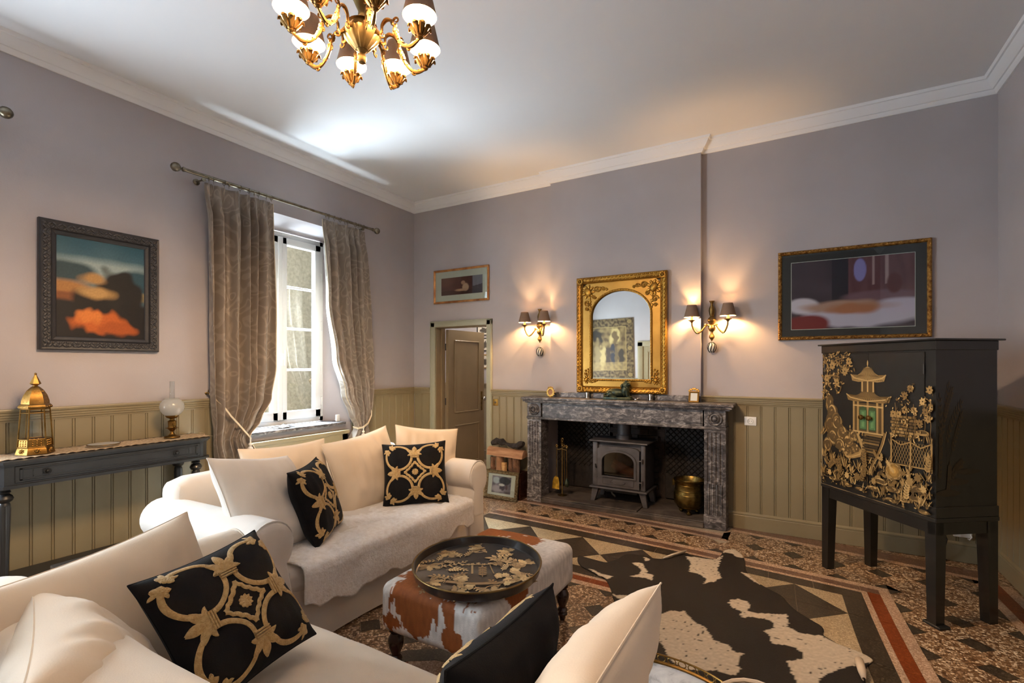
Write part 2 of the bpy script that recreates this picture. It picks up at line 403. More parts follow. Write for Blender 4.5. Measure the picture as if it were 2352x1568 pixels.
# floor slab (its top is the joint bed; the tiles lie on it)
floor = struct(MB().box(-.05, W+.05, YR-.05, .02, -.12, -.003).box(-1.6, 3.9, .02, 1.75, -.12, -.003).build('floor', 'chip_field', smooth=False), 'terrazzo floor with dark diamonds, red bands and pale borders')
FX = (4.79355, -.27524, .01178, .00044, -.00148, .00127); FY = (-1.0172, .0331, -.28011, -.00122, -.00329, .00293)
def warp(s, t):
    q = (1, s, t, s*s, s*t, t*t)
    return (sum(a*b for a, b in zip(FX, q)), sum(a*b for a, b in zip(FY, q)))
bed = [(-2.9, -3.4), (4.2, -3.4), (11.5, -2.3), (11.5, 3.5), (11.5, 9.4), (4, 9.4), (2.4, 6.4), (-2.9, 6.4)]
MB().prism([(min(max(x, .02), W-.02), min(y, -.03)) for x, y in (warp(*p) for p in bed)], -.004, -.002).build('joint_bed', 'joint', floor, smooth=False)
def tile(poly, m, name='tile', h=0.0):
    n = len(poly); cx = sum(p[0] for p in poly)/n; cy = sum(p[1] for p in poly)/n
    P = [warp(*p) for p in poly]
    X = sum(p[0] for p in P)/n; Y = sum(p[1] for p in P)/n
    if X < -.02 or X > W-.02 or Y < YR or Y > -.015: return
    Q = []
    for x, y in P:
        d = math.hypot(x-X, y-Y); k = max(0, (d-.0014)/d) if d else 1
        Q.append((min(max(X+(x-X)*k, .005), W-.016), min(Y+(y-Y)*k, -.016)))
    MB().prism(Q, -.003, h).build(name, m, floor, smooth=False)
c_ = .28
def octo(i, j):
    s, t = -.6+i, -.6+j
    return [(s+c_, t), (s+1-c_, t), (s+1, t+c_), (s+1, t+1-c_), (s+1-c_, t+1), (s+c_, t+1), (s, t+1-c_), (s, t+c_)]
def dia(i, j, part='full'):
    s, t = -.6+i, -.6+j; a = [(s-c_, t), (s, t-c_), (s+c_, t), (s, t+c_)]
    return {'full': a, 'n': [a[0], a[1], a[2]], 's': [a[0], a[2], a[3]], 'e': [a[0], a[1], a[3]], 'w': [a[1], a[2], a[3]]}[part]
# outer field
for i in range(0, 12):
    tile(octo(i, -1), 'chip_field', 'field_tile')
    tile(dia(i, 0, 'n'), 'stone_dark', 'dark_inlay')
    if i >= 5: tile(dia(i, -1, 's'), 'stone_dark', 'dark_inlay')
for i in range(-2, 4):
    tile(octo(i, -2), 'chip_field', 'field_tile'); tile(dia(i, -2, 's'), 'stone_dark', 'dark_inlay')
    tile(dia(i, -1, 'w' if i == -2 else 'full'), 'stone_dark', 'dark_inlay')
    if i > -3 and i < 0: tile(octo(i, -1), 'chip_field', 'field_tile')
for j in range(0, 6):
    for i in (-2, -1):
        if j >= 0: tile(octo(i, j), 'chip_field', 'field_tile')
        tile(dia(i, j) if i == -1 else dia(i, j, 'w'), 'stone_dark', 'dark_inlay')
    if j >= 0: tile(dia(0, j, 'e'), 'stone_dark', 'dark_inlay')
def band(axis, lo, hi, a0, a1, m, step=1.0, name='band_tile', ph=0.0):
    a = a0
    while a < a1-1e-6:
        b = min(math.floor((a-ph)/step+1e-6)*step+step+ph, a1)
        p = [(a, lo), (b, lo), (b, hi), (a, hi)]
        tile(p if axis == 's' else [(q[1], q[0]) for q in p], m, name); a = b
# wall bands at the back
band('s', -2.8, -2.6, -3.0, 3.2, 'chip_light', 2); band('s', -3.35, -2.8, -3.0, 3.2, 'band_grey', 2)
band('s', -1.76, -1.6, 3.4, 11.4, 'chip_light', 2); band('s', -2.0, -1.76, 3.2, 11.4, 'band_grey', 2); band('s', -2.22, -2.0, 3.2, 11.4, 'chip_light', 2)
band('t', 3.2, 3.4, -2.6, -1.6, 'chip_light', 2)
band('t', -2.8, -2.6, -2.6, 5.4, 'chip_light', 2); band('t', -3.1, -2.8, -2.6, 5.4, 'band_red', 1); band('t', -3.32, -3.1, -2.6, 5.4, 'chip_light', 2)
# double border: light, red, light, dark
for lo, hi, m, st in ((-.6, -.38, 'chip_light', 2), (-.38, -.12, None, 1), (-.12, 0, 'chip_light', 2), (0, .43, 'stone_dark', 1)):
    band('s', lo, hi, lo, 11.4, m or 'band_grey', st)
    band('t', lo, hi, hi if lo < 0 else .43, 6.4, m or 'band_red', st, ph=.4)
# frieze of big dark diamonds between pale triangles
for k in range(6):
    s0 = .43+2*k*.985; s1 = s0+1.97; sm = (s0+s1)/2; t0, t1, tm = .43, 2.4, 1.415
    for tri in ([(sm, t0), (s1, tm), (sm, tm)], [(s1, tm), (sm, t1), (sm, tm)], [(sm, t1), (s0, tm), (sm, tm)], [(s0, tm), (sm, t0), (sm, tm)]): tile(tri, 'stone_dark', 'star_tile')
    for tri in ([(s0, t0), (sm, t0), (s0, tm)], [(sm, t0), (s1, t0), (s1, tm)], [(s1, tm), (s1, t1), (sm, t1)], [(s0, tm), (sm, t1), (s0, t1)]): tile(tri, 'chip_beige', 'star_tile')
for k in range(1, 3):
    t0 = .43+1.97*k; t1 = t0+1.97; tm = (t0+t1)/2; s0, s1, sm = .43, 2.4, 1.415
    for tri in ([(sm, t0), (s1, tm), (sm, tm)], [(s1, tm), (sm, t1), (sm, tm)], [(sm, t1), (s0, tm), (sm, tm)], [(s0, tm), (sm, t0), (sm, tm)]): tile(tri, 'stone_dark', 'star_tile')
    for tri in ([(s0, t0), (sm, t0), (s0, tm)], [(sm, t0), (s1, t0), (s1, tm)], [(s1, tm), (s1, t1), (sm, t1)], [(s0, tm), (sm, t1), (s0, t1)]): tile(tri, 'chip_beige', 'star_tile')
for lo, hi, m, st in ((2.4, 2.83, 'stone_dark', 1), (2.83, 2.95, 'chip_light', 2), (2.95, 3.2, 'band_red', 1), (3.2, 3.4, 'chip_light', 2)):
    band('s', lo, hi, lo, 11.4, m, st); band('t', lo, hi, hi, 6.4, m, st, ph=.4)
for i in range(4, 11):
    for j in range(4, 10):
        if i >= 9 and j < 6: continue
        if 5 <= i <= 7 and j >= 8 : continue
        tile(octo(i, j), 'chip_field', 'field_tile')
        tile(dia(i, j, 's' if j == 4 else 'full'), 'stone_dark', 'dark_inlay')
# corner tile of the dark centre medallion, with its pale ring
ringc = (2.98, -3.36)
for k in range(16):
    a0, a1 = 2*PI*k/16, 2*PI*(k+1)/16
    MB().prism([(ringc[0]+r*math.cos(a), ringc[1]+r*math.sin(a)) for r, a in ((.36, a0), (.36, a1), (.46, a1), (.46, a0))], -.003, .0015).build('medallion_tile', 'stone_dark', floor, smooth=False)
for k in range(8):
    a0, a1 = 2*PI*k/8, 2*PI*(k+1)/8
    MB().prism([(ringc[0]+r*math.cos(a), ringc[1]+r*math.sin(a)) for r, a in ((.03, a0), (.03, a1), (.357, a1), (.357, (a0+a1)/2), (.357, a0))], -.003, .0015).build('medallion_tile', 'band_red' if k % 2 else 'chip_light', floor, smooth=False)

struct(MB().box(-.45, W+.2, YR-.2, .02, CEIL, CEIL+.12).build('ceiling', 'ceiling_paint', smooth=False), 'smooth white ceiling')
# left wall: two window openings with splayed reveals
wl = MB(); HEAD, SILL = 3.0, .86
WINS = ((-5.72, -4.28), (-2.52, -1.08)); XO = -.42
def pier(y0, y1, s0, s1):
    a = [(0, y0), (0, y1)]
    a += [(-.25, y1+(.17 if s1 else 0)), (XO, y1+(.17 if s1 else 0))] if s1 else [(XO, y1)]
    a += [(XO, y0-(.17 if s0 else 0)), (-.25, y0-(.17 if s0 else 0))] if s0 else [(XO, y0)]
    return a
for y0, y1, s0, s1 in ((YR-.2, WINS[0][0], 0, 1), (WINS[0][1], WINS[1][0], 1, 1), (WINS[1][1], .14, 1, 0)):
    wl.prism(pier(y0, y1, s0, s1), SILL, HEAD)
wl.box(XO, 0, YR-.2, .14, -.1, SILL)
wl.box(XO, 0, YR-.2, .14, HEAD, CEIL)
for y0, y1 in WINS:   # sloping head
    wl.add([(0, y0, HEAD), (0, y1, HEAD), (-.25, y1+.0, 2.92), (-.25, y0, 2.92), (XO, y0, 2.92), (XO, y1, 2.92), (XO, y1, HEAD), (XO, y0, HEAD)],
           [(0, 3, 2, 1), (3, 4, 5, 2), (4, 7, 6, 5), (0, 1, 6, 7), (0, 7, 4, 3), (1, 2, 5, 6)])
wall_left = struct(wl.build('wall_left', 'wall_paint', smooth=False), 'pale lilac-grey left wall with window recess above olive panelling')
# back wall: doorway, fireplace opening, chimney breast
DX0, DX1, DZ = .37, 1.173, 1.998
FX0, FX1, FZ = 1.86, 3.80, 1.05
wb = MB().box(-.45, DX0, 0, .14, -.1, CEIL).box(DX0, DX1, 0, .14, DZ, CEIL).box(DX1, FX0, 0, .14, -.1, CEIL).box(FX1, W+.2, 0, .14, -.1, CEIL).box(FX0, FX1, 0, .14, FZ, CEIL)
wb.box(2.05, 3.632, -.06, 0, 1.1, CEIL)
wall_back = struct(wb.build('wall_back', 'wall_paint', smooth=False), 'pale lilac-grey chimney wall with shallow breast above the mantel')
struct(MB().box(W, W+.2, YR-.2, .14, -.1, CEIL).build('wall_right', 'wall_paint', smooth=False), 'grey right wall at the edge of the view')
wall_right = bpy.data.objects['wall_right']
struct(MB().box(-.45, W+.2, YR-.2, YR, -.1, CEIL).build('wall_rear', 'wall_paint', smooth=False), 'wall behind the viewer, seen in the mirror')
# hall beyond the doorway
struct(MB().box(-1.6, 1.9, 1.6, 1.75, -.1, 2.7).build('wall_hall', 'wall_paint', smooth=False), 'pale hall wall beyond the doorway')
wall_hall = bpy.data.objects['wall_hall']
struct(MB().box(-1.75, -1.6, .14, 1.75, -.1, 2.7).box(1.78, 1.9, .14, 1.6, -.1, 2.7).build('wall_hall_side', 'wall_paint', smooth=False))
struct(MB().box(-1.75, 1.9, .14, 1.75, 2.6, 2.7).build('ceiling_hall', 'ceiling_paint', smooth=False))

# crown moulding
CP = [(0, CROWN), (.012, CROWN), (.022, CROWN+.012), (.03, CROWN+.03), (.04, CROWN+.032), (.055, CROWN+.05), (.075, CROWN+.08), (.08, CROWN+.092), (.092, CROWN+.094), (.1, CEIL), (0, CEIL)]
def crown(name, runs):
    m = MB()
    for p0, p1, out, m0, m1 in runs: m.sweep(CP, p0, p1, out, m0=m0, m1=m1)
    return struct(m.build(name, 'trim_white', angle=25), 'white plaster crown moulding')
crown('trim_1', [((0, YR, 0), (0, 0, 0), (1, 0, 0), 0, -1)])
crown('trim_2', [((0, 0, 0), (2.05, 0, 0), (0, -1, 0), 1, 0), ((2.05, -.06, 0), (3.632, -.06, 0), (0, -1, 0), -1, 1), ((3.632, 0, 0), (W, 0, 0), (0, -1, 0), 0, -1),
                 ((3.632, -.06, 0), (3.632, 0, 0), (1, 0, 0), -1, 0), ((2.05, 0, 0), (2.05, -.06, 0), (-1, 0, 0), 0, 1)])
crown('trim_3', [((W, 0, 0), (W, YR, 0), (-1, 0, 0), 1, 0)])

# panelling: boards (parts of their wall), chair rail and baseboard
def board_mesh(wd, z0, z1, inv=False):
    """beaded board, width along x, face toward -y"""
    pf = [(0, 0), (0, -.007), (.003, -.010), (.009, -.010), (.011, -.0055), (.013, -.0055), (.016, -.012), (wd-.004, -.012), (wd-.001, -.006), (wd-.001, 0)]
    n = len(pf); m = MB()
    m.add([(x, y, z0) for x, y in pf]+[(x, y, z1) for x, y in pf], [(i, (i+1) % n, n+(i+1) % n, n+i) for i in range(n)]+[tuple(range(n)), tuple(range(2*n-1, n-1, -1))])
    return m.mesh('board', False)
def boards(parent, p0, d, length, pitch, z0, z1, m, skip=()):
    n = int(length/pitch+.5); pitch = length/n; me = board_mesh(pitch, z0, z1)
    me.materials.append(MATS[m]); ang = math.atan2(d[1], d[0])
    for k in range(n):
        o = mobj('board', me, m, parent, (p0[0]+d[0]*pitch*k, p0[1]+d[1]*pitch*k, 0), (0, 0, ang))
RP = [(0, 1.128), (.014, 1.128), (.016, 1.140), (.022, 1.144), (.022, 1.156), (.027, 1.160), (.027, 1.172), (.033, 1.177), (.033, 1.190), (.040, 1.195), (.043, 1.207), (.040, RAIL), (0, RAIL)]
BP = [(0, 0), (.022, 0), (.022, .118), (.019, .124), (.024, .128), (.024, .138), (.018, .146), (.012, .152), (0, .152)]
def rail(name, runs, m='olive_paint'):
    q = MB()
    for p0, p1, out, m0, m1 in runs: q.sweep(RP, p0, p1, out, m0=m0, m1=m1)
    return struct(q.build(name, m, angle=25), 'moulded olive chair rail')
def base(name, runs, m='olive_paint'):
    q = MB()
    for p0, p1, out, m0, m1 in runs: q.sweep(BP, p0, p1, out, m0=m0, m1=m1)
    return struct(q.build(name, m, angle=25), 'olive baseboard with beaded top')
# left wall: y from the rear to the first window, between the windows, and on to the corner (faces +x: boards run along +y)
boards(wall_left, (0, -4.24), (0, 1), 1.68, .1142, .145, 1.135, 'olive_paint')
boards(wall_left, (0, -1.06), (0, 1), 1.05, .1142, .145, 1.135, 'olive_paint')
rail('trim_4', [((0, -4.26, 0), (0, -2.55, 0), (1, 0, 0), 0, 0), ((0, -1.05, 0), (0, 0, 0), (1, 0, 0), 0, -1), ((0, YR, 0), (0, -5.75, 0), (1, 0, 0), 0, 0)])
base('baseboard_left', [((0, YR, 0), (0, 0, 0), (1, 0, 0), 0, -1)])
# back wall (faces -y: boards run along +x)
boards(wall_back, (.013, 0), (1, 0), .265, .11, .145, 1.135, 'olive_paint')
boards(wall_back, (1.245, 0), (1, 0), .60, .107, .145, 1.135, 'olive_paint')
boards(wall_back, (3.80, 0), (1, 0), W-3.80-.013, .1105, .145, 1.135, 'olive_paint')
rail('trim_5', [((0, 0, 0), (.288, 0, 0), (0, -1, 0), 1, 0), ((1.245, 0, 0), (2.06, 0, 0), (0, -1, 0), 0, 0), ((3.62, 0, 0), (W, 0, 0), (0, -1, 0), 0, -1)])
base('baseboard_back', [((0, 0, 0), (.288, 0, 0), (0, -1, 0), 1, 0), ((1.245, 0, 0), (1.86, 0, 0), (0, -1, 0), 0, 0), ((3.80, 0, 0), (W, 0, 0), (0, -1, 0), 0, -1)])
boards(wall_right, (W, -.013), (0, -1), 2.2, .11, .145, 1.135, 'olive_paint')
rail('trim_6', [((W, 0, 0), (W, YR, 0), (-1, 0, 0), 1, 0)])
base('baseboard_right', [((W, 0, 0), (W, YR, 0), (-1, 0, 0), 1, 0)])
# hall panelling
boards(wall_hall, (-1.0, 1.6), (1, 0), 1.9, .11, .145, 1.135, 'olive_door')
rail('trim_7', [((-1.6, 1.6, 0), (1.7, 1.6, 0), (0, -1, 0), 0, 0)], 'olive_door')
base('baseboard_hall', [((-1.6, 1.6, 0), (1.7, 1.6, 0), (0, -1, 0), 0, 0)], 'olive_door')

# doorway casing and the open door
dc = sempty('door_1', (0, 0, 0)); dc['label'] = 'olive panelled door standing open into the hall'
q = MB()
for x0, x1 in ((.291, .372), (1.171, 1.246)): q.rbox(x0, x1, -.028, 0, 0, 2.068, .006, 2)
q.rbox(.291, 1.246, -.028, 0, 1.995, 2.07, .006, 2); q.box(.303, .309, -.034, -.02, 0, 2.056); q.box(1.228, 1.234, -.034, -.02, 0, 2.056); q.box(.303, 1.234, -.034, -.02, 2.05, 2.056)
q.build('casing', 'olive_light', dc)
MB().box(DX0, DX0+.012, 0, .16, 0, DZ).box(DX1-.012, DX1, 0, .16, 0, DZ).box(DX0, DX1, 0, .16, DZ-.012, DZ).box(DX0+.012, DX0+.03, .09, .16, 0, DZ-.012).build('jamb', 'olive_door', dc, smooth=False)
leaf = MB().box(0, .045, 0, .77, .01, 1.975).build('leaf', 'olive_door', dc, (.404, .165, 0), (0, 0, math.radians(-4)), smooth=False)
def panel_frame(m, x, y0, y1, z0, z1, w_=.018, d=.012):
    for a in ((y0, y0+w_, z0, z1), (y1-w_, y1, z0, z1), (y0, y1, z0, z0+w_), (y0, y1, z1-w_, z1)): m.rbox(x, x+d, *a, .004, 1)
    return m
panel_frame(MB(), .045, .12, .65, .86, 1.84).build('panel_moulding', 'olive_door', leaf)
panel_frame(MB(), .045, .12, .65, .16, .70).build('panel_moulding', 'olive_door', leaf)
MB().rbox(.045, .05, .69, .73, .86, 1.13, .002, 1).build('lock_plate', 'old_brass', leaf)
MB().lathe([(.008, 0), (.008, .03), (.022, .035), (.03, .05), (.024, .066), (0.005, .07)], 14, T(.05, .71, 1.03) @ RY(PI/2)).build('door_knob', 'silver', leaf)
for z in (.3, .98, 1.7): MB().tube([(.0, -.006, z), (.0, -.006, z+.09)], .008, 8).build('hinge', 'black_plastic', leaf)
# rear wall door, seen in the mirror
dr = sempty('door_2', (0, 0, 0)); dr['label'] = 'olive panelled door in the wall behind, seen in the mirror'
q = MB()
for x0, x1 in ((1.30, 1.42), (2.28, 2.40)): q.rbox(x0, x1, YR, YR+.04, 0, 2.03, .008, 2)
q.rbox(1.30, 2.40, YR, YR+.04, 1.93, 2.05, .008, 2)
q.build('casing', 'olive_paint', dr)
lf = MB().box(1.42, 2.28, YR, YR+.022, 0, 1.935).build('leaf', 'olive_paint', dr, smooth=False)
for z0, z1 in ((.15, .8), (1.0, 1.82)):
    q = MB()
    for a in ((1.52, 1.54, z0, z1), (2.16, 2.18, z0, z1), (1.52, 2.18, z0, z0+.02), (1.52, 2.18, z1-.02, z1)): q.rbox(a[0], a[1], YR+.022, YR+.034, a[2], a[3], .004, 1)
    q.build('panel_moulding', 'olive_paint', lf)
rail('trim_8', [((0, YR, 0), (1.30, YR, 0), (0, 1, 0), -1, 0), ((2.40, YR, 0), (W, YR, 0), (0, 1, 0), 0, 1)])

# windows
def window(name, yc, label):
    wn = sempty(name, (-.25, yc, 0)); wn['label'] = label
    hw, z0, z1 = .55, .875, 2.90
    q = MB()
    for a in ((-hw, -hw+.05, z0, z1), (hw-.05, hw, z0, z1), (-hw, hw, z0, z0+.055), (-hw, hw, z1-.055, z1)): q.rbox(-.06, 0, *a, .006, 2)
    q.build('frame', 'window_white', wn)
    for s in (-1, 1):
        ya, yb = (-hw+.045, -.008) if s < 0 else (.008, hw-.045)
        cz0, cz1 = z0+.05, z1-.05; st = .075
        q = MB()
        for a in ((ya, ya+st, cz0, cz1), (yb-st, yb, cz0, cz1), (ya, yb, cz0, cz0+.09), (ya, yb, cz1-st, cz1)): q.rbox(-.05, .018, *a, .008, 2)
        cs = q.build('casement', 'window_white', wn)
        if s > 0: MB().rbox(-.03, .03, -.028, .030, cz0, cz1, .01, 3).build('meeting_stile', 'window_white', wn)
        gy0, gy1, gz0, gz1 = ya+st, yb-st, cz0+.09, cz1-st
        for k in range(1, 4):
            zz = gz0+(gz1-gz0)*k/4
            MB().rbox(-.03, .004, gy0, gy1, zz-.012, zz+.012, .004, 1).build('glazing_bar', 'window_white', cs)
        for k in range(4):
            MB().box(-.018, -.014, gy0-.004, gy1+.004, gz0+(gz1-gz0)*k/4-.004, gz0+(gz1-gz0)*(k+1)/4+.004).build('pane', 'pane_glass', cs, smooth=False)
        for z in (1.1, 1.45, 1.95, 2.5):
            MB().rbox(.0, .012, (hw-.04 if s > 0 else -hw+.018), (hw-.018 if s > 0 else -hw+.04), z-.05, z+.05, .004, 1).build('hinge', 'window_white', wn)
    h = MB().rbox(.03, .045, -.005, .03, 1.5, 1.62, .006, 2)
    h.tube([(.045, .012, 1.57), (.07, .012, 1.575), (.075, .02, 1.6), (.075, .022, 1.66)], .008, 8).tube([(.075, .02, 1.6), (.072, .018, 1.5)], .008, 8)
    h.build('handle', 'window_white', wn)
    return wn
window('window_1', -1.8, 'white casement window with glazing bars between the damask curtains')
window('window_2', -5.0, 'white casement window beside the viewer')
# sills
for k, yc in ((1, -1.8), (2, -5.0)):
    struct(MB().rbox(-.25, .05, yc-.62, yc+.62, .842, .872, .006, 2).build('trim_%d' % (8+k), 'grey_marble'), 'worn grey marble window sill')
# ------------------------------------------------------------------ outside the window: sunlit stone wall
def stone_mesh(w_, h_, d, seed):
    r = random.Random(seed); n = r.randint(7, 9); pts = []
    for k in range(n):
        a = 2*PI*k/n+r.uniform(-.2, .2)
        e = (abs(math.cos(a))**3+abs(math.sin(a))**3)**(-1/3)
        pts.append((math.cos(a)*e*w_/2*r.uniform(.86, 1), math.sin(a)*e*h_/2*r.uniform(.86, 1)))
    m = MB(); vs = []
    for rr, x in ((1.0, -.06), (1.0, 0), (.93, d*.7), (.6, d)):
        vs += [(x, p[0]*rr, p[1]*rr) for p in pts]
    fs = []
    for i in range(3): fs += [(i*n+k, i*n+(k+1) % n, (i+1)*n+(k+1) % n, (i+1)*n+k) for k in range(n)]
    fs += [tuple(range(n)), tuple(3*n+k for k in range(n))]
    m.add(vs, fs); return m.mesh('stone', True, 50)
SX = -2.3
swall = struct(MB().box(SX-.3, SX, -7, 4.5, -.1, 3.9).build('wall_outside', 'mortar', smooth=False), 'sunlit rubble stone wall seen through the window')
sm = [[stone_mesh(w_, h_, .03+.01*k, 10*i+k) for k in range(4)] for i, (w_, h_) in enumerate(((.30, .16), (.22, .13), (.16, .12), (.38, .2)))]
rs = random.Random(3); z = 1.05
while z < 3.7:
    h_ = rs.choice((.13, .15, .17)); y = .2+rs.uniform(-.1, .1)
    while y < 2.9:
        i = rs.choice((0, 0, 1, 1, 2, 3) if h_ > .14 else (0, 1, 2)); wd = (.30, .22, .16, .38)[i]
        me = rs.choice(sm[i]).copy(); me.materials.append(MATS[rs.choice(('stone_warm', 'stone_pale', 'stone_pale', 'stone_warm', 'stone_pink') if z < 2.1 else ('stone_pale', 'stone_pale', 'stone_warm'))])
        mobj('stone', me, None, swall, (SX, y+wd/2, z+h_/2+rs.uniform(-.02, .02)), (rs.uniform(-.12, .12), 0, 0)).scale = (1, rs.uniform(.95, 1.05), h_/.14)
        y += wd+.01
    z += h_+.012
struct(MB().box(SX-.3, XO, -7, 4.5, -.4, -.1).build('ground_outside', 'ground_pale', smooth=False), 'pale gravel ground outside')

# ------------------------------------------------------------------ curtains
def keyed(keys, z):
    keys = sorted(keys)
    if z <= keys[0][0]: return keys[0][1]
    for (a, va), (b, vb) in zip(keys, keys[1:]):
        if z <= b:
            t = (z-a)/(b-a); t = t*t*(3-2*t); return va+(vb-va)*t
    return keys[-1][1]
def curtain(label, left, right, tie, seed, pleats=7, flip=1):
    r = random.Random(seed); nu, nv = 150, 80; z0, z1 = .02, 3.045
    ph = [r.uniform(-.5, .5) for _ in range(40)]
    vs = []; uv = []
    for j in range(nv+1):
        z = z0+(z1-z0)*j/nv; a, b = keyed(left, z), keyed(right, z); wd = b-a
        topb = max(0, min(1, (z-2.78)/.2)); tg = math.exp(-((z-tie)/.16)**2)
        for i in range(nu+1):
            u = i/nu
            # big soft folds, pinched into pleats at the heading
            s1 = math.sin(2*PI*(pleats*u+.25*math.sin(3*u*PI+ph[0])+.12*math.sin(z*1.1+ph[1])))
            s2 = math.sin(2*PI*(pleats*2.3*u+ph[2]+.2*math.sin(z*1.7)))
            amp = .062*(1-.35*topb)*(1-.55*tg)
            x = .118+amp*s1+.012*s2*(1-topb)+.02*tg*math.sin(PI*u)
            if topb > 0:   # triple pinch pleats
                f = (pleats*u) % 1.0
                x = x*(1-.6*topb)+.6*topb*(.10+.035*math.exp(-((f-.5)/.16)**2)*(1+.5*math.sin(f*40)))
            bul = .03*math.exp(-((z-1.15)/.3)**2)*math.sin(PI*u)
            wob = .012*nz(u*5, z*1.3, seed)
            vs.append((max(.03, x+bul), a+wd*u+wob*(1-topb)+.010*math.cos(2*PI*pleats*u)*(1-topb), z))
            uv.append((u*1.55, z))
    fs = [(j*(nu+1)+i, j*(nu+1)+i+1, (j+1)*(nu+1)+i+1, (j+1)*(nu+1)+i) for j in range(nv) for i in range(nu)]
    me = bpy.data.meshes.new('cloth'); me.from_pydata(vs, [], fs); me.update()
    ul = me.uv_layers.new(name='UVMap')
    for lp in me.loops: ul.data[lp.index].uv = uv[lp.vertex_index]
    for p in me.polygons: p.use_smooth = True
    t = thing('curtain', label, 'curtain', (0, 0, 0), 0, 'damask curtains at the window')
    o = mobj('cloth', me, 'damask', t)
    md = o.modifiers.new('thick', 'SOLIDIFY'); md.thickness = .004
    # pale lining edge
    edge = [vs[j*(nu+1)+(nu if flip > 0 else 0)] for j in range(nv+1)]
    MB().tube([(p[0], p[1]+.003*flip, p[2]) for p in edge], .0035, 6).build('trim_edge', 'cord_cream', t)
    return t
LL = [(3.05, -2.73), (2, -2.71), (1.3, -2.69), (.85, -2.66), (.5, -2.62), (.02, -2.63)]
LR = [(3.05, -2.10), (2.2, -2.10), (1.5, -2.12), (1.2, -2.17), (1.0, -2.27), (.85, -2.37), (.7, -2.31), (.3, -2.23), (.02, -2.2)]
RL = [(3.05, -1.54), (2.2, -1.50), (1.6, -1.40), (1.2, -1.28), (.95, -1.17), (.81, -1.10), (.66, -1.18), (.02, -1.25)]
RR_ = [(3.05, -.96), (2, -.91), (1.29, -.885), (1.0, -.90), (.81, -.95), (.66, -.90), (.02, -.87)]
curtain('taupe damask curtain with tieback beside the oil lamp, the wider one', LL, LR, .86, 5, 6, 1)
curtain('taupe damask curtain gathered on the side of the window near the doorway', RL, RR_, .81, 9, 5, -1)

# curtain rods
def rod(y0, y1, label, rings):
    t = thing('curtain_rod', label, 'curtain rod', (.12, y0, 3.095), 0, 'curtain rods above the windows')
    L = y1-y0
    MB().tube([(0, 0, 0), (0, L, 0)], .0135, 12).tube([(0, 0, 0), (0, L*.55, 0)], .0155, 12).build('pole', 'nickel', t)
    for s, yy in ((-1, 0), (1, L)):
        MB().lathe([(.018, -.012), (.02, 0), (.017, .006), (.009, .012), (.009, .02), (.02, .026), (.033, .04), (.037, .057), (.033, .074), (.02, .088), (.006, .094)], 18, T(0, yy, 0) @ RX(-s*PI/2)).build('finial', 'nickel', t)
    for yy in (.16, L-.16):
        MB().lathe([(.026, 0), (.026, .006), (.012, .012), (.008, .02), (.008, .10), (.016, .105), (.018, .12)], 14, T(-.118, yy, -.03) @ RY(PI/2)).build('bracket', 'nickel', t)
    for yy in rings:
        a = random.uniform(-.5, .5)
        m = MB().tube([(Matrix.Rotation(a, 3, 'Z') @ Vector((.021*math.cos(k*PI/7), 0, .021*math.sin(k*PI/7)-.006)))+Vector((0, yy-y0, 0)) for k in range(14)], .0027, 6, True)
        m.tube([(0, yy-y0, -.026), (0, yy-y0, -.045)], .002, 5)
        m.build('ring', 'nickel', t)
    return t
rod(-2.90, -.84, 'brushed nickel curtain rod with ball finials over the damask curtains', [-2.70, -2.66, -2.57, -2.53, -2.43, -2.35, -2.30, -2.26, -2.18, -2.13, -1.51, -1.47, -1.40, -1.32, -1.26, -1.22, -1.11, -1.07, -1.04, -.99])
rod(-6.06, -3.99, 'nickel curtain rod whose ball finial shows at the left edge', [-5.9, -5.8, -5.7, -4.3, -4.2, -4.1])

# tiebacks with bead tassels
def tieback(hook, path, knot, label):
    t = thing('curtain_tieback', label, 'tieback', hook, 0, 'rope tiebacks with bead tassels'); h = Vector(hook)
    MB().lathe([(.012, 0), (.012, .004), (.004, .008), (.004, .03), (.008, .034), (.008, .04), (.003, .044)], 10, RY(PI/2)).tube([(.03, 0, 0), (.034, .0, .018), (.03, .004, .03)], .004, 6).build('hook', 'old_brass', t)
    for off in (0, 1):
        P_ = [Vector(p)-h+Vector((.004*off, 0, -.011*off)) for p in path]
        MB().tube([P_[0]]+P_, .0048, 7).build('cord', 'cord_cream', t)
    k = Vector(knot)-h
    tm = MB().tube([k, k+Vector((0, 0, -.05))], .005, 7)
    prof = []
    zz = 0
    for rr, hh in ((.016, .032), (.022, .044), (.026, .05)):
        for q in range(7):
            a = PI*q/6; prof.append((max(.004, rr*math.sin(a)), zz-hh/2+hh/2*math.cos(a)))
        zz -= hh
    tm.lathe(prof, 14, c=(k.x, k.y, k.z-.05), mod=lambda a, i: 1+.05*math.cos(7*a))
    tm.lathe([(.014, zz), (.03, zz-.03), (.034, zz-.13), (.02, zz-.135)], 14, c=(k.x, k.y, k.z-.05), mod=lambda a, i: 1+.05*math.cos(9*a))
    tm.build('tassel', 'tassel_white', t)
    return t
tieback((0, -2.66, 1.26), [(.04, -2.655, 1.26), (.16, -2.62, 1.18), (.20, -2.56, 1.07), (.21, -2.48, .97), (.20, -2.41, .89), (.17, -2.36, .845), (.10, -2.345, .83), (.05, -2.36, .84)], (.19, -2.38, .86), 'cream rope tieback with bead tassel on the wide curtain beside the lamp')
tieback((0, -.84, 1.16), [(.035, -.845, 1.16), (.12, -.87, 1.05), (.17, -.92, .93), (.19, -.99, .85), (.19, -1.06, .81), (.15, -1.105, .80), (.08, -1.11, .81)], (.19, -1.06, .82), 'cream rope tieback with bead tassel on the curtain near the doorway')

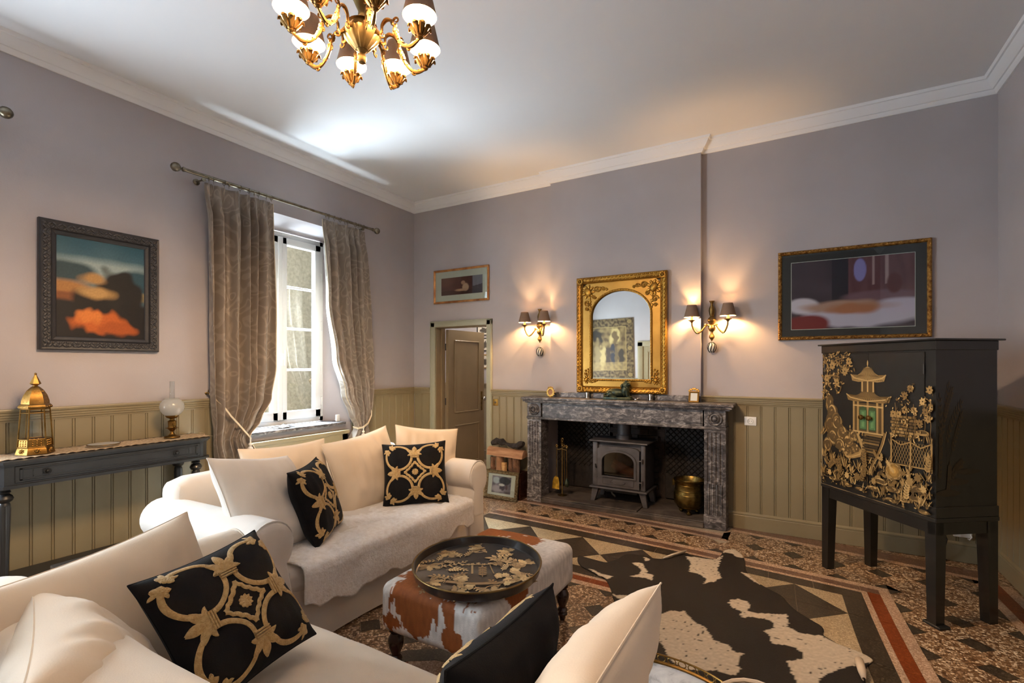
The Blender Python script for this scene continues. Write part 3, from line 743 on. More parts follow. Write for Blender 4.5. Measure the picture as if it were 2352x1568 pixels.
# radiator cover below the window
rc = thing('radiator_cover', 'olive painted radiator cover with lattice grille under the window', 'radiator cover', (0, -1.79, 0))
q = MB().rbox(0.004, .10, -.62, .62, .745, .785, .006, 2)
for a in ((-.60, -.53, .02, .745), (.53, .60, .02, .745), (-.60, .60, .56, .745), (-.60, .60, .02, .16)): q.box(.004, .085, *a)
q.build('frame', 'olive_paint', rc, smooth=False)
q = MB()
for k in range(-8, 20):
    y = -.53+k*.065
    for s in (1, -1):
        y0, y1 = (y, y+.4) if s > 0 else (y+.4, y); p0, p1 = Vector((.06+.004*s, y0, .16)), Vector((.06+.004*s, y1, .56)); d = p1-p0
        t0, t1 = 0, 1
        if d.y > 0: t0, t1 = max(0, (-.53-p0.y)/d.y), min(1, (.53-p0.y)/d.y)
        else: t0, t1 = max(0, (.53-p0.y)/d.y), min(1, (-.53-p0.y)/d.y)
        if t1-t0 > .05: q.tube([p0+d*t0, p0+d*t1], .006, 4)
q.build('grille', 'olive_paint', rc)
MB().box(.01, .03, -.53, .53, .16, .56).build('backing', 'black_plastic', rc, smooth=False)
# things on the sill
s_ = thing('silver_dish', 'small domed silver dish on the window sill', 'dish', (-.04, -1.89, .872))
MB().lathe([(.02, 0), (.05, .004), (.056, .012), (.05, .016), (.03, .032), (.01, .038), (.006, .044)], 18).build('bowl', 'silver', s_)
MB().tube([(.05*math.cos(a)*1.1, .05*math.sin(a)*1.1-.09, .006) for a in [k*PI/8 for k in range(16)]], .004, 6, True).build('ring', 'silver', s_)
s_ = thing('sensor_box', 'small white plastic sensor standing on the window sill', 'sensor', (-.03, -1.23, .872))
MB().rbox(-.012, .012, -.026, .026, 0, .078, .006, 3).build('housing', 'white_plastic', s_)
MB().tube([(-.012, .02, .01), (-.04, .03, .006), (-.1, .05, .01), (-.19, .07, .02), (-.215, .075, .3)], .003, 6).build('cable', 'white_plastic', s_)

# ------------------------------------------------------------------ console table
ct = thing('console_table', 'black painted console table with turned fluted legs below the black-framed painting', 'table', (0, -3.43, 0))
YL, YRt, XF = -.63, .60, .40
def cham(x1, y0, y1, c): return [(.012, y0), (x1-c, y0), (x1, y0+c), (x1, y1-c), (x1-c, y1), (.012, y1)]
q = MB().prism(cham(XF+.015, YL-.015, YRt+.015, .06), .914, .930).prism(cham(XF+.004, YL-.004, YRt+.004, .055), .902, .914)
q.build('top', 'console_black', ct, smooth=False)
q = MB().prism(cham(XF-.01, YL+.005, YRt-.005, .05), .785, .902).prism(cham(XF+.008, YL-.008, YRt+.008, .055), .766, .785)
q.build('apron', 'console_black', ct, smooth=False)
dr_ = MB().rbox(XF-.012, XF-.004, -.53, .52, .795, .895, .003, 1)
for a in ((-.51, -.495, .808, .882), (.485, .50, .808, .882), (-.51, .50, .808, .818), (-.51, .50, .872, .882)): dr_.rbox(XF-.005, XF+.001, *a, .002, 1)
for a in ((-.45, -.446, .826, .864), (.436, .44, .826, .864), (-.45, .44, .826, .829), (-.45, .44, .861, .864)): dr_.box(XF-.005, XF-.002, *a)
dr_ = dr_.build('drawer', 'console_black', ct)
for yy in (-.385, .345):
    m = MB().lathe([(.014, 0), (.014, .004), (.007, .008), (.007, .014), (.003, .016)], 14, T(XF-.004, yy, .847) @ RY(PI/2))
    m.tube([(XF+.009, yy+.017*math.cos(k*PI/8), .845+.017*math.sin(k*PI/8)) for k in range(16)], .003, 6, True)
    m.build('ring_pull', 'black_plastic', dr_)
def console_leg():
    m = MB()
    m.lathe([(.030, .766), (.030, .756), (.024, .750), (.030, .742), (.026, .735), (.022, .73), (.036, .718), (.042, .703), (.036, .688), (.022, .678), (.026, .67), (.028, .66)], 16)
    m.lathe([(.027, .665), (.030, .64), (.017, .16)], 20, mod=lambda a, i: 1-.12*(math.cos(8*a) < -.2))
    m.lathe([(.02, .16), (.024, .15), (.018, .14), (.016, .1), (.022, .09), (.015, .06), (.012, .01), (.012, 0)], 14)
    return m
me = console_leg().mesh('leg')
for x, y in ((.33, YL+.07), (.33, YRt-.08), (.06, YL+.07), (.06, YRt-.08)): mobj('leg', me, 'console_black', ct, (x, y, 0))
MB().rbox(.03, .30, YL+.05, YRt-.06, .152, .172, .004, 1).build('shelf', 'console_black', ct, smooth=False)

# lace runner with scalloped edge
y0, y1 = -4.06, -2.79; vs = []; n_ = 150; xs = [.075, .10, .14, .18, .22, .26, .30, .345]
q = MB()
for j in range(n_+1):
    y = y0+(y1-y0)*j/n_
    for k, x in enumerate(xs):
        xx = x
        if k == len(xs)-1: xx += .010*abs(math.sin(j*PI/6))
        if k == 0: xx -= .010*abs(math.sin(j*PI/6))
        vs.append((xx-.2, y+3.42, .9315+.003*abs(nz(y*14, x*14))+(.006*abs(math.sin(j*PI/6)) if k in (0, len(xs)-1) else 0)))
nx = len(xs)
q.add(vs, [(j*nx+k, j*nx+k+1, (j+1)*nx+k+1, (j+1)*nx+k) for j in range(n_) for k in range(nx-1)])
o = q.build('lace_runner', 'lace', None, (.2, -3.42, 0)); tag(o, 'brown lace table runner with scalloped edge on the black console', 'table runner')
o.modifiers.new('thick', 'SOLIDIFY').thickness = .0015
tr = q = MB()
tr.tube([(.12, -2.785, .937), (.125, -2.755, .934), (.14, -2.745, .925), (.15, -2.76, .922), (.145, -2.785, .928)], .003, 6)
tr.build('loop', 'lace', o, (-.2, 3.42, 0))
gp = thing('glass_plate', 'pressed glass plate with brass rim lying on the lace runner', 'plate', (.21, -3.46, .9365))
MB().lathe([(.03, 0), (.06, .003), (.085, .010), (.092, .013), (.084, .015), (.055, .008), (0.001, .006)], 28, mod=lambda a, i: 1+(.02*math.cos(20*a) if i > 1 else 0)).build('dish', 'frosted_glass', gp)
MB().tube([(.092*math.cos(a), .092*math.sin(a), .013) for a in [2*PI*k/36 for k in range(36)]], .003, 6, True).build('rim', 'old_brass', gp)

# brass lantern
ln = thing('brass_lantern', 'tall six-sided brass lantern with pierced dome on the console', 'lantern', (.20, -3.815, .9365), .35)
def hexr(r, z): return [(r*math.cos(PI/3*k), r*math.sin(PI/3*k), z) for k in range(6)]
def hexloft(m, prof):
    vs = []; [vs.extend(hexr(r, z)) for r, z in prof]; fs = []
    for i in range(len(prof)-1): fs += [(i*6+k, i*6+(k+1) % 6, (i+1)*6+(k+1) % 6, (i+1)*6+k) for k in range(6)]
    fs += [tuple(range(5, -1, -1)), tuple((len(prof)-1)*6+k for k in range(6))]
    return m.add(vs, fs)
m = hexloft(MB(), [(.094, 0), (.094, .004), (.086, .034), (.082, .042), (.07, .042)])
for k in range(6):
    a = PI/6+k*PI/3; m.blob((.079*math.cos(a), .079*math.sin(a), .02), (.010, .010, .010))
    for j in range(8): m.blob((.079*math.cos(a)-.016*math.sin(a)*math.cos(j*PI/4), .079*math.sin(a)+.016*math.cos(a)*math.cos(j*PI/4), .02+.013*math.sin(j*PI/4)), (.004, .004, .004), n=6, h=4)
m.build('base', 'brass', ln, angle=20)
R0, R1, Z0, Z1 = .083, .068, .042, .29
m = MB()
for k in range(6):
    a = Vector(hexr(R0, Z0)[k]); b = Vector(hexr(R1, Z1)[k]); m.tube([a, b], .0045, 6)
for r, z in ((R0, Z0+.004), (R1, Z1-.004), (R0-.003, .095), (R1+.0025, .262)):
    h = hexr(r, z)
    for k in range(6): m.tube([h[k], h[(k+1) % 6]], .0035, 6)
m.build('frame', 'brass', ln)
m = MB()
for k in range(6):
    a = [Vector(hexr(r*.98, z)[k]) for r, z in ((R0, .046), (R0-.003, .095))]; b = [Vector(hexr(r*.98, z)[(k+1) % 6]) for r, z in ((R0, .046), (R0-.003, .095))]
    m.add([a[0], b[0], b[1], a[1]], [(0, 1, 2, 3)])
    c0 = (a[0]+b[0]+a[1]+b[1])/4
    for u in (-1, 0, 1):
        for v in (-1, 0, 1): m.blob(c0+(b[0]-a[0])*.24*u+(a[1]-a[0])*.28*v, (.005, .005, .005), n=6, h=4)
m.build('pierced_panel', 'brass', ln)
m = MB()
for k in range(6):
    a = [Vector(hexr(r*.98, z)[k]) for r, z in ((R0-.003, .097), (R1+.0025, .262))]; b = [Vector(hexr(r*.98, z)[(k+1) % 6]) for r, z in ((R0-.003, .097), (R1+.0025, .262))]
    m.add([a[0], b[0], b[1], a[1]], [(0, 1, 2, 3)])
m.build('glass', 'pane_glass', ln, smooth=False)
m = hexloft(MB(), [(R1, .288), (.080, .294), (.082, .302), (.076, .312), (.068, .318), (.066, .34), (.056, .375), (.040, .405), (.022, .425), (.012, .432)])
for k in range(6):
    for z, rr in ((.333, .061), (.355, .056), (.378, .049), (.398, .040)):
        a = PI/6+k*PI/3
        for u in (-.5, .5): m.blob((rr*.9*math.cos(a)-u*rr*.45*math.sin(a), rr*.9*math.sin(a)+u*rr*.45*math.cos(a), z), (.0045, .0045, .0045), n=6, h=4)
    for u in range(3):
        h = hexr(.080, .302); p = Vector(h[k]).lerp(Vector(h[(k+1) % 6]), (u+.5)/3); m.blob(p, (.004, .004, .004), n=6, h=4)
m.build('dome', 'brass', ln, angle=20)
m = hexloft(MB(), [(.012, .43), (.012, .436), (.028, .447), (.022, .462), (.006, .502)]).lathe([(.003, .5), (.007, .506), (.007, .511), (.003, .517)], 8)
m.build('finial', 'brass', ln, angle=20)

# oil lamp with frosted globe
ol = thing('oil_lamp', 'brass oil lamp with frosted globe and clear chimney on the console', 'lamp', (.20, -3.02, .9365))
MB().lathe([(.052, 0), (.055, .004), (.05, .012), (.03, .018), (.02, .026), (.012, .04), (.012, .05), (.026, .066), (.03, .072), (.044, .076), (.03, .080), (.026, .086), (.028, .125), (.03, .13), (.016, .138), (.016, .148), (.036, .156), (.044, .168), (.046, .176)], 22).build('base', 'brass', ol)
MB().lathe([(.012, -.004), (.012, .012)], 10, T(.028, 0, .105) @ RY(PI/2)).build('burner_knob', 'brass', ol)
for s in (-1, 1): MB().tube([(s*.026, 0, .085), (s*.05, 0, .074), (s*.058, 0, .08)], .003, 6).build('bracket', 'brass', ol)
MB().lathe([(.042, .172), (.058, .186), (.076, .21), (.083, .238), (.078, .268), (.062, .29), (.046, .30), (.048, .308)], 28, cap=False).build('globe', 'frosted_glass', ol)
MB().lathe([(.020, .18), (.022, .25), (.019, .31), (.017, .44)], 18, cap=False).build('chimney', 'lamp_chimney', ol)

# ------------------------------------------------------------------ prints and frames
def lerp3(a, b, t): t = max(0, min(1, t)); return tuple(a[i]+(b[i]-a[i])*t for i in range(3))+(1,)
def print_mesh(w_, h_, fn, nx=70, ny=60):
    vs = [(-w_/2+w_*i/nx, 0, h_*j/ny) for j in range(ny+1) for i in range(nx+1)]
    fs = [(j*(nx+1)+i, j*(nx+1)+i+1, (j+1)*(nx+1)+i+1, (j+1)*(nx+1)+i) for j in range(ny) for i in range(nx)]
    me = bpy.data.meshes.new('print'); me.from_pydata(vs, [], fs); me.update()
    paint(me, lambda co, i: fn(co.x/w_+.5, co.z/h_))
    return me
def soft(u, v, cx, cy, rx, ry, e=.25, n=.12, f=5, s=0):
    d = math.hypot((u-cx)/rx, (v-cy)/ry)+n*nz(u*f+s, v*f, s)
    return max(0, min(1, (1-d)/e+.5))
def fringe(prof_fn, corners, inset): pass
def frame_bars(m, w_, h_, fw, prof):
    """mitred frame around a w_ x h_ picture (lower edge z=0, face toward -y); prof = (distance from outer edge, depth)"""
    P0 = [(-w_/2, 0), (w_/2, 0), (w_/2, h_), (-w_/2, h_)]; n = len(prof)
    vs = []
    for k in range(4):
        x, z = P0[k]; sx, sz = (1 if x < 0 else -1), (1 if z == 0 else -1)
        vs += [(x+sx*d, -y, z+sz*d) for d, y in prof]
    fs = []
    for k in range(4):
        a, b = k*n, ((k+1) % 4)*n
        fs += [(a+i, a+i+1, b+i+1, b+i) for i in range(n-1)]+[(a+n-1, a, b, b+n-1)]
    return m.add(vs, fs)
def ornaments(m, w_, h_, inset, y, size, pitch, seed=1, flat=.5):
    r = random.Random(seed)
    for (x0, z0, x1, z1) in ((-w_/2+inset, inset, w_/2-inset, inset), (-w_/2+inset, h_-inset, w_/2-inset, h_-inset), (-w_/2+inset, inset, -w_/2+inset, h_-inset), (w_/2-inset, inset, w_/2-inset, h_-inset)):
        L = math.hypot(x1-x0, z1-z0); n = max(2, int(L/pitch)); ang = math.atan2(z1-z0, x1-x0)
        for k in range(n+1):
            x, z = x0+(x1-x0)*k/n, z0+(z1-z0)*k/n
            R = Matrix.Rotation(-(ang+(.7 if k % 2 else -.7)), 3, 'Y')
            m.blob((x, -y, z), (size*r.uniform(.8, 1.1), size*flat, size*.45), n=6, h=4, rot=R)
    return m
# portrait on the left wall: a plain stand-in in the same colours
def art_left(u, v):
    c = lerp3(lin('#53707a'), lin('#27505f'), (v-.55)/.45+.3*nz(u*3, v*4))
    c = lerp3(c, lin('#8fa0a0'), soft(u, v, .5, .70, .9, .10, .8))
    c = lerp3(c, lin('#2b4148'), soft(u, v, .1, .66, .32, .10, .4)); c = lerp3(c, lin('#2c4a55'), soft(u, v, .95, .62, .3, .12, .4))
    c = lerp3(c, lin('#a0703f'), soft(u, v, .08, .48, .30, .09, .5)); c = lerp3(c, lin('#9c8b62'), soft(u, v, .95, .46, .22, .05, .5))
    c = lerp3(c, lin('#7c4a2a'), soft(u, v, .1, .40, .3, .05, .5))
    if v < .38: c = lerp3(c, lin('#171517'), (.38-v)/.04+.6*nz(u*4, v*4))
    # a dark wooded hill with an ochre clearing and autumn bushes at its foot
    c = lerp3(c, lin('#171414'), soft(u, v, .58, .20, .50, .36, .25, .35, 4)); c = lerp3(c, lin('#1d1a18'), soft(u, v, .70, .52, .26, .20, .3, .5, 6))
    c = lerp3(c, lin('#b08a55'), soft(u, v, .44, .46, .20, .06, .7, .4, 6)); c = lerp3(c, lin('#a9804c'), soft(u, v, .40, .60, .13, .05, .8, .5, 7))
    c = lerp3(c, lin('#b25a22'), soft(u, v, .46, .17, .28, .11, .4, .5, 9)); c = lerp3(c, lin('#c87434'), soft(u, v, .34, .22, .14, .07, .5, .5, 12)); c = lerp3(c, lin('#a04e1e'), soft(u, v, .68, .09, .22, .07, .4, .5, 9))
    g = .92+.16*nz(u*60, v*60); return (c[0]*g, c[1]*g, c[2]*g, 1)
pl = thing('framed_painting', 'dark painting with teal sky and orange foreground in a wide carved black frame', 'picture', (0.004, -3.395, 1.608), PI/2)
frame_bars(MB(), .716, .893, .1, [(0, 0), (0, .03), (.008, .040), (.02, .036), (.06, .032), (.066, .022), (.072, .026), (.090, .018), (.096, .012), (.096, 0)]).build('frame', 'black_frame', pl, angle=20)
ornaments(ornaments(MB(), .716, .893, .030, .036, .020, .026, 3, .35), .716, .893, .050, .033, .016, .024, 4, .35).build('carving', 'black_frame', pl)
o = mobj('canvas', print_mesh(.53, .705, art_left, 80, 100), 'painted_print', pl, (0, -.010, .094))
# ------------------------------------------------------------------ fireplace
fp = thing('fireplace', 'grey marble fireplace with fluted jambs around the wood stove', 'fireplace', (2.846, 0, 0))
ox = 2.846
JL, JR = (1.825-ox, 1.995-ox), (3.682-ox, 3.867-ox); JF = -.185; JH = .912
for a, b in (JL, JR):
    wd = b-a; yb = -.001
    # plan section with five flutes, extruded between plain foot and head
    pts = [(a, yb), (a, JF)]
    n = 4; mrg = .02; fw = (wd-2*mrg)/n
    for k in range(n):
        x0 = a+mrg+k*fw+fw*.14; x1 = a+mrg+(k+1)*fw-fw*.14
        pts.append((x0, JF))
        for i in range(1, 6):
            t = PI*i/6; pts.append(((x0+x1)/2-(x1-x0)/2*math.cos(t), JF+.012*math.sin(t)))
        pts.append((x1, JF))
    pts += [(b, JF), (b, yb)]
    m = MB().prism(pts, .13, JH-.03).rbox(a-.004, b+.004, JF-.008, yb, 0, .13, .004, 1).rbox(a, b, JF, yb, JH-.03, JH, .003, 1)
    # reeds filling the lower third of the flutes
    for k in range(n):
        x = a+mrg+(k+.5)*fw; m.tube([(x, JF+.004, .13), (x, JF+.004, .40), (x, JF+.007, .41)], fw*.3, 8)
    m.build('jamb', 'grey_marble', fp, angle=30)
q = MB().rbox(JL[1]+.012, JR[0]-.012, JF+.004, -.001, .915, 1.092, .004, 1)
q.rbox(JL[0]-.006, JR[1]+.006, JF-.012, -.001, .912, .938, .005, 2)
q.box(JL[1]+.03, JR[0]-.03, JF-.004, JF+.01, .962, 1.07)
q.build('frieze', 'grey_marble', fp)
for a, b in (JL, JR):
    c0 = (a+b)/2
    m = MB().rbox(a, b+.0, JF-.006, -.001, .938, 1.092, .004, 1)
    m.build('corner_block', 'grey_marble', fp)
    m = MB().lathe([(.064, 0), (.066, .010), (.060, .016), (.052, .012), (.050, .003), (.044, .003), (.042, .014), (.034, .018), (.028, .012), (.026, .004), (.021, .004), (.018, .022), (.010, .030), (.003, .032)], 26, T(c0, JF-.006, 1.015) @ RX(PI/2))
    m.build('rosette', 'grey_marble', fp)
MB().rbox(1.80-ox, 3.925-ox, -.255, .0, 1.105, 1.135, .006, 2).rbox(1.79-ox, 3.94-ox, -.275, .0, 1.128, 1.155, .008, 3).rbox(1.815-ox, 3.905-ox, -.225, 0, 1.09, 1.108, .005, 2).build('mantel_shelf', 'grey_marble', fp)
MB().rbox(2.052-ox, 3.630-ox, -.082, -.062, 1.155, 1.212, .004, 1).build('upstand', 'grey_marble', fp)
# recess
q = MB().box(1.86-ox, 3.80-ox, .50, .60, 0, 1.25).box(1.80-ox, 1.86-ox, .02, .6, 0, 1.25).box(3.80-ox, 3.86-ox, .02, .6, 0, 1.25).box(1.80-ox, 3.86-ox, .14, .6, 1.2, 1.3)
q.build('firebox', 'soot_brick', fp, smooth=False)
for k, (a, b) in enumerate(((1.87, 2.56), (3.18, 3.79))):
    MB().rbox(a-ox, b-ox, .455, .485, .06, 1.15, .004, 1).build('iron_plate', 'cast_iron', fp)
    lt = MB(); st = .062; z0, z1 = .32, 1.13
    n = int((b-a+z1-z0)/st)+1
    for i in range(n):
        for s in (1, -1):
            x = a-(z1-z0)+i*st if s > 0 else a+i*st
            p0, p1 = Vector((x, .45, z0)), Vector((x+s*(z1-z0), .45, z1)); d = p1-p0
            if d.x > 0: t0, t1 = max(0, (a+.015-p0.x)/d.x), min(1, (b-.015-p0.x)/d.x)
            else: t0, t1 = max(0, (b-.015-p0.x)/d.x), min(1, (a+.015-p0.x)/d.x)
            if t1-t0 > .03: lt.tube([p0+d*t0-Vector((ox, 0, 0)), p0+d*t1-Vector((ox, 0, 0))], .005, 4)
    o = lt.build('lattice', 'cast_iron', fp); o['kind'] = 'stuff'
bm_ = MB().rbox(-.108, .108, -.015, .02, 0, .058, .004, 1).mesh('brick'); bm_.materials.append(MATS['soot_brick'])
z = .062; row = 0
while z < 1.1:
    for k in range(4):
        x = 2.66-ox+k*.224-(.112 if row % 2 else 0)
        if x+.1 > 3.18-ox or x-.1 < 2.55-ox: continue
        mobj('brick', bm_, None, fp, (x, .475+random.uniform(-.004, .004), z))
    z += .067; row += 1
# hearth slabs and kerb
MB().rbox(1.998-ox, 3.05-ox, -.17, .455, 0, .058, .005, 1).build('hearth_slab', 'hearth_stone', fp)
MB().rbox(3.056-ox, 3.68-ox, -.165, .455, 0, .054, .005, 1).build('hearth_slab', 'hearth_stone', fp)
MB().rbox(1.998-ox, 3.68-ox, -.205, -.173, 0, .050, .006, 1).build('hearth_kerb', 'hearth_stone', fp)

# ------------------------------------------------------------------ wood stove
st_ = thing('wood_stove', 'grey cast-iron wood stove with arched glass door in the fireplace', 'stove', (2.815, .14, .058), math.radians(-1))
hw, fy, by = .285, -.165, .17
MB().box(-hw, hw, fy+.03, by, .16, .175).box(-hw, hw, by-.02, by, .16, .635).box(-hw, -hw+.02, fy+.03, by, .16, .635).box(hw-.02, hw, fy+.03, by, .16, .635).box(-hw, hw, fy+.03, by, .60, .635).box(-hw+.02, hw-.02, fy+.03, fy+.05, .565, .635).rbox(-hw, -.225, fy, fy+.05, .16, .635, .012, 3).rbox(.235, hw, fy, fy+.05, .16, .635, .012, 3).build('body', 'stove_iron', st_)
m = MB().rbox(-.315, .315, fy-.03, by+.01, .635, .655, .009, 3); m.build('top_plate', 'stove_iron', st_)
m = MB().rbox(-.31, .31, fy-.035, by, .145, .163, .007, 2); m.build('base_plate', 'stove_iron', st_)
for sx in (-1, 1):
    for yy in (fy+.02, by-.04):
        m = MB(); x0, x1 = sx*.30, sx*.235
        m.add([(sx*.285, yy-.02, .15), (sx*.215, yy-.02, .15), (sx*.215, yy+.02, .15), (sx*.285, yy+.02, .15), (sx*.305, yy-.02, 0), (sx*.262, yy-.02, 0), (sx*.262, yy+.02, 0), (sx*.305, yy+.02, 0)],
              [(0, 1, 2, 3), (4, 7, 6, 5), (0, 4, 5, 1), (1, 5, 6, 2), (2, 6, 7, 3), (3, 7, 4, 0)])
        m.build('leg', 'stove_iron', st_, smooth=False)
def arch(w_, z0, zs, h, n=18):
    return [(-w_, z0), (w_, z0)]+[(w_*math.cos(PI*k/n), zs+h*math.sin(PI*k/n)) for k in range(n+1)]
def ring_prism(m, outer, inner, y0, y1):
    n = len(outer); vs = []
    for y in (y0, y1): vs += [(p[0], y, p[1]) for p in outer]+[(p[0], y, p[1]) for p in inner]
    fs = []
    for k in range(n):
        j = (k+1) % n
        fs += [(k, j, n+j, n+k), (2*n+k, 3*n+k, 3*n+j, 2*n+j), (k, 2*n+k, 2*n+j, j), (n+k, n+j, 3*n+j, 3*n+k)]
    return m.add(vs, fs)
# door: rectangular plate with arched opening
ins = arch(.172, .285, .44, .10)
outr = []
for x, z in ins:
    if z <= .286: outr.append((math.copysign(.225, x), .20))
    else:
        c = x/.172; outr.append((.225*max(-1, min(1, c*1.35)), .44+min(.155, (z-.44)/.10*.19) if z > .4401 else (.44)))
door = ring_prism(MB(), outr, ins, fy-.008, fy+.03).build('door', 'stove_iron', st_, angle=30)
ring_prism(MB(), arch(.195, .27, .445, .115), arch(.172, .285, .44, .10), fy-.022, fy-.006).build('arch_moulding', 'stove_iron', door)
MB().box(-.225, .225, fy-.006, fy+.03, .172, .285).build('ash_door', 'stove_iron', st_, smooth=False)
m = MB()
for a in ((-.17, -.163, .198, .262), (.163, .17, .198, .262), (-.17, .17, .198, .204), (-.17, .17, .256, .262)): m.rbox(a[0], a[1], fy-.012, fy-.004, a[2], a[3], .002, 1)
m.build('panel_moulding', 'stove_iron', door)
m = MB().lathe([(.075, 0), (.082, .006), (.075, .010), (.07, .006), (.02, .008)], 30, T(0, fy-.006, .23) @ RX(PI/2) @ Matrix.Diagonal((1, .36, 1, 1)).to_4x4()); m.build('oval_boss', 'stove_iron', door)
MB().rbox(-.19, .19, fy-.020, fy-.004, .268, .280, .004, 2).build('sill_bar', 'stove_iron', door)
for z in (.25, .47): MB().tube([(.255, fy-.016, z-.022), (.255, fy-.016, z+.022)], .009, 8).tube([(.225, fy-.014, z), (.256, fy-.014, z)], .007, 6).build('hinge', 'stove_iron', door)
MB().tube([(-.238, fy-.004, .36), (-.238, fy-.024, .365), (-.238, fy-.03, .40)], .008, 8).build('handle', 'black_plastic', door)
MB().prism(arch(.178, .280, .44, .106), -.002, .002, T(0, fy+.012, 0) @ RX(PI/2)).build('glass', 'stove_glass', door, smooth=False)
MB().box(-.262, .262, by-.024, by-.021, .18, .60).box(-.262, .262, fy+.04, by-.02, .176, .19).build('firebrick', 'stove_dark', st_, smooth=False)
MB().lathe([(.082, .655), (.082, .70), (.076, .702), (.072, .71), (.072, 1.08)], 24, T(.0, .03, 0)).build('flue_pipe', 'stove_iron', st_)
MB().rbox(-.16, .20, fy+.0, fy+.05, .115, .145, .006, 1).tube([(-.08, fy+.02, .12), (-.06, fy-.005, .10), (-.035, fy-.01, .085), (-.03, fy-.005, .075)], .010, 8).build('ash_lever', 'stove_dark', st_)
# the logs inside the stove rest on its grate
def split_log(name, L, r, m1, seed, label, loc, rot, parent=None):
    rr = random.Random(seed); n = 9; pts = [(-r, -r*.35), (r, -r*.35)]+[(r*math.cos(PI*k/n)*rr.uniform(.9, 1.05), -r*.35+1.25*r*math.sin(PI*k/n)*rr.uniform(.88, 1.05)) for k in range(1, n)]
    m = MB(); secs = 7; vs = []
    for s in range(secs+1):
        x = -L/2+L*s/secs; j = [1+rr.uniform(-.04, .04) for _ in pts]
        vs += [(x, p[0]*j[i]+.006*nz(s*.7, i, seed), p[1]*j[i]) for i, p in enumerate(pts)]
    k = len(pts); fs = [(s*k+i, s*k+(i+1) % k, (s+1)*k+(i+1) % k, (s+1)*k+i) for s in range(secs) for i in range(k)]
    fs += [tuple(range(k)), tuple(secs*k+i for i in range(k))]
    m.add(vs, fs)
    o = m.build(name, m1, parent, loc, rot, angle=40)
    if label: tag(o, label, 'log', 'split firewood logs')
    return o
split_log('firewood_log', .30, .05, 'wood_log', 11, 'pale split log with a knot, tilted on top inside the stove', (2.855, .10, .398), (math.radians(60), math.radians(22), 0))
split_log('firewood_log', .28, .045, 'wood_log', 12, 'split log lying at the bottom inside the stove behind glass', (2.80, .09, .285), (math.radians(20), math.radians(-8), .1))

# companion set
cs = thing('companion_set', 'brass fireside companion set with shovel and poker beside the stove', 'fire tools', (2.165, .0, .058))
m = MB().lathe([(.052, 0), (.054, .006), (.03, .012), (.012, .02), (.008, .04), (.007, .55), (.012, .555), (.008, .565)], 18)
for z in (.575, .60): m.blob((0, 0, z), (.018, .018, .014))
m.tube([(.011*math.cos(k*PI/6), 0, .622+.013*math.sin(k*PI/6)) for k in range(12)], .004, 6, True)
m.tube([(-.06, -.01, .505), (0, 0, .515), (.06, -.01, .505)], .006, 6).build('stand', 'old_brass', cs)
def crown_top(m, x, y, z):
    m.blob((x, y, z), (.016, .012, .012)); m.blob((x-.010, y, z+.014), (.007, .007, .009)); m.blob((x+.010, y, z+.014), (.007, .007, .009)); m.blob((x, y, z+.02), (.008, .008, .012)); return m
crown_top(MB().tube([(-.062, -.015, .20), (-.06, -.015, .52)], .0055, 8), -.06, -.015, .535).build('shovel_handle', 'old_brass', cs)
sh = MB(); pts = [(-.044, .0), (.044, .0), (.040, .08), (.026, .125), (0, .145), (-.026, .125), (-.040, .08)]
sh.prism(pts, -.003, .003, T(-.067, -.03, .07) @ RX(PI/2-.12) @ RZ(0)).build('shovel_pan', 'shovel_brass', cs)
crown_top(MB().tube([(.062, -.015, .19), (.06, -.015, .52)], .0055, 8), .06, -.015, .535).build('brush_handle', 'old_brass', cs)
MB().lathe([(.004, .10), (.02, .105), (.028, .125), (.026, .155), (.016, .175), (.008, .195)], 14, c=(.062, -.015, 0)).build('brush_head', 'bronze_green', cs)
crown_top(MB().tube([(.02, .025, .09), (.012, .02, .52)], .005, 8), .012, .02, .535).build('poker', 'old_brass', cs)

# brass cauldron
po = thing('brass_pot', 'footed brass cauldron with bail handle at the right of the hearth', 'pot', (3.505, .05, .054))
prof = [(.05, .055), (.11, .065), (.138, .10), (.146, .15), (.143, .19), (.132, .225), (.130, .28), (.138, .315), (.148, .325), (.150, .332), (.142, .332), (.128, .30), (.124, .23), (.135, .16), (.12, .09), (.02, .07)]
MB().lathe(prof, 32, cap=False).lathe([(.02, .071), (.001, .070)], 32, cap=False).build('bowl', 'pot_brass', po)
m = MB()
for z, r in ((.19, .1445), (.228, .1335), (.282, .1325)): m.tube([(r*math.cos(2*PI*k/32), r*math.sin(2*PI*k/32), z) for k in range(32)], .004, 6, True)
m.lathe([(.112, .060), (.116, .066), (.108, .070)], 32, cap=False).build('bands', 'pot_brass', po)
for k in range(3):
    a = -PI/2+.15+k*2*PI/3
    MB().lathe([(.016, 0), (.024, .012), (.022, .026), (.012, .034), (.020, .044), (.022, .066)], 12, c=(.085*math.cos(a), .085*math.sin(a), 0)).build('foot', 'pot_brass', po)
m = MB(); pth = []
for k in range(17):
    a = PI*k/16; pth.append((-.152*math.cos(a)*math.cos(.5)+.02, -.152*math.cos(a)*math.sin(.5)*0-.14*math.sin(a), .30+.035*math.sin(a)))
m.tube(pth, .006, 8)
for s in (-1, 1): m.rbox(s*.146-.012, s*.146+.012, -.012, .012, .255, .325, .004, 1)
m.build('bail_handle', 'pot_brass', po)

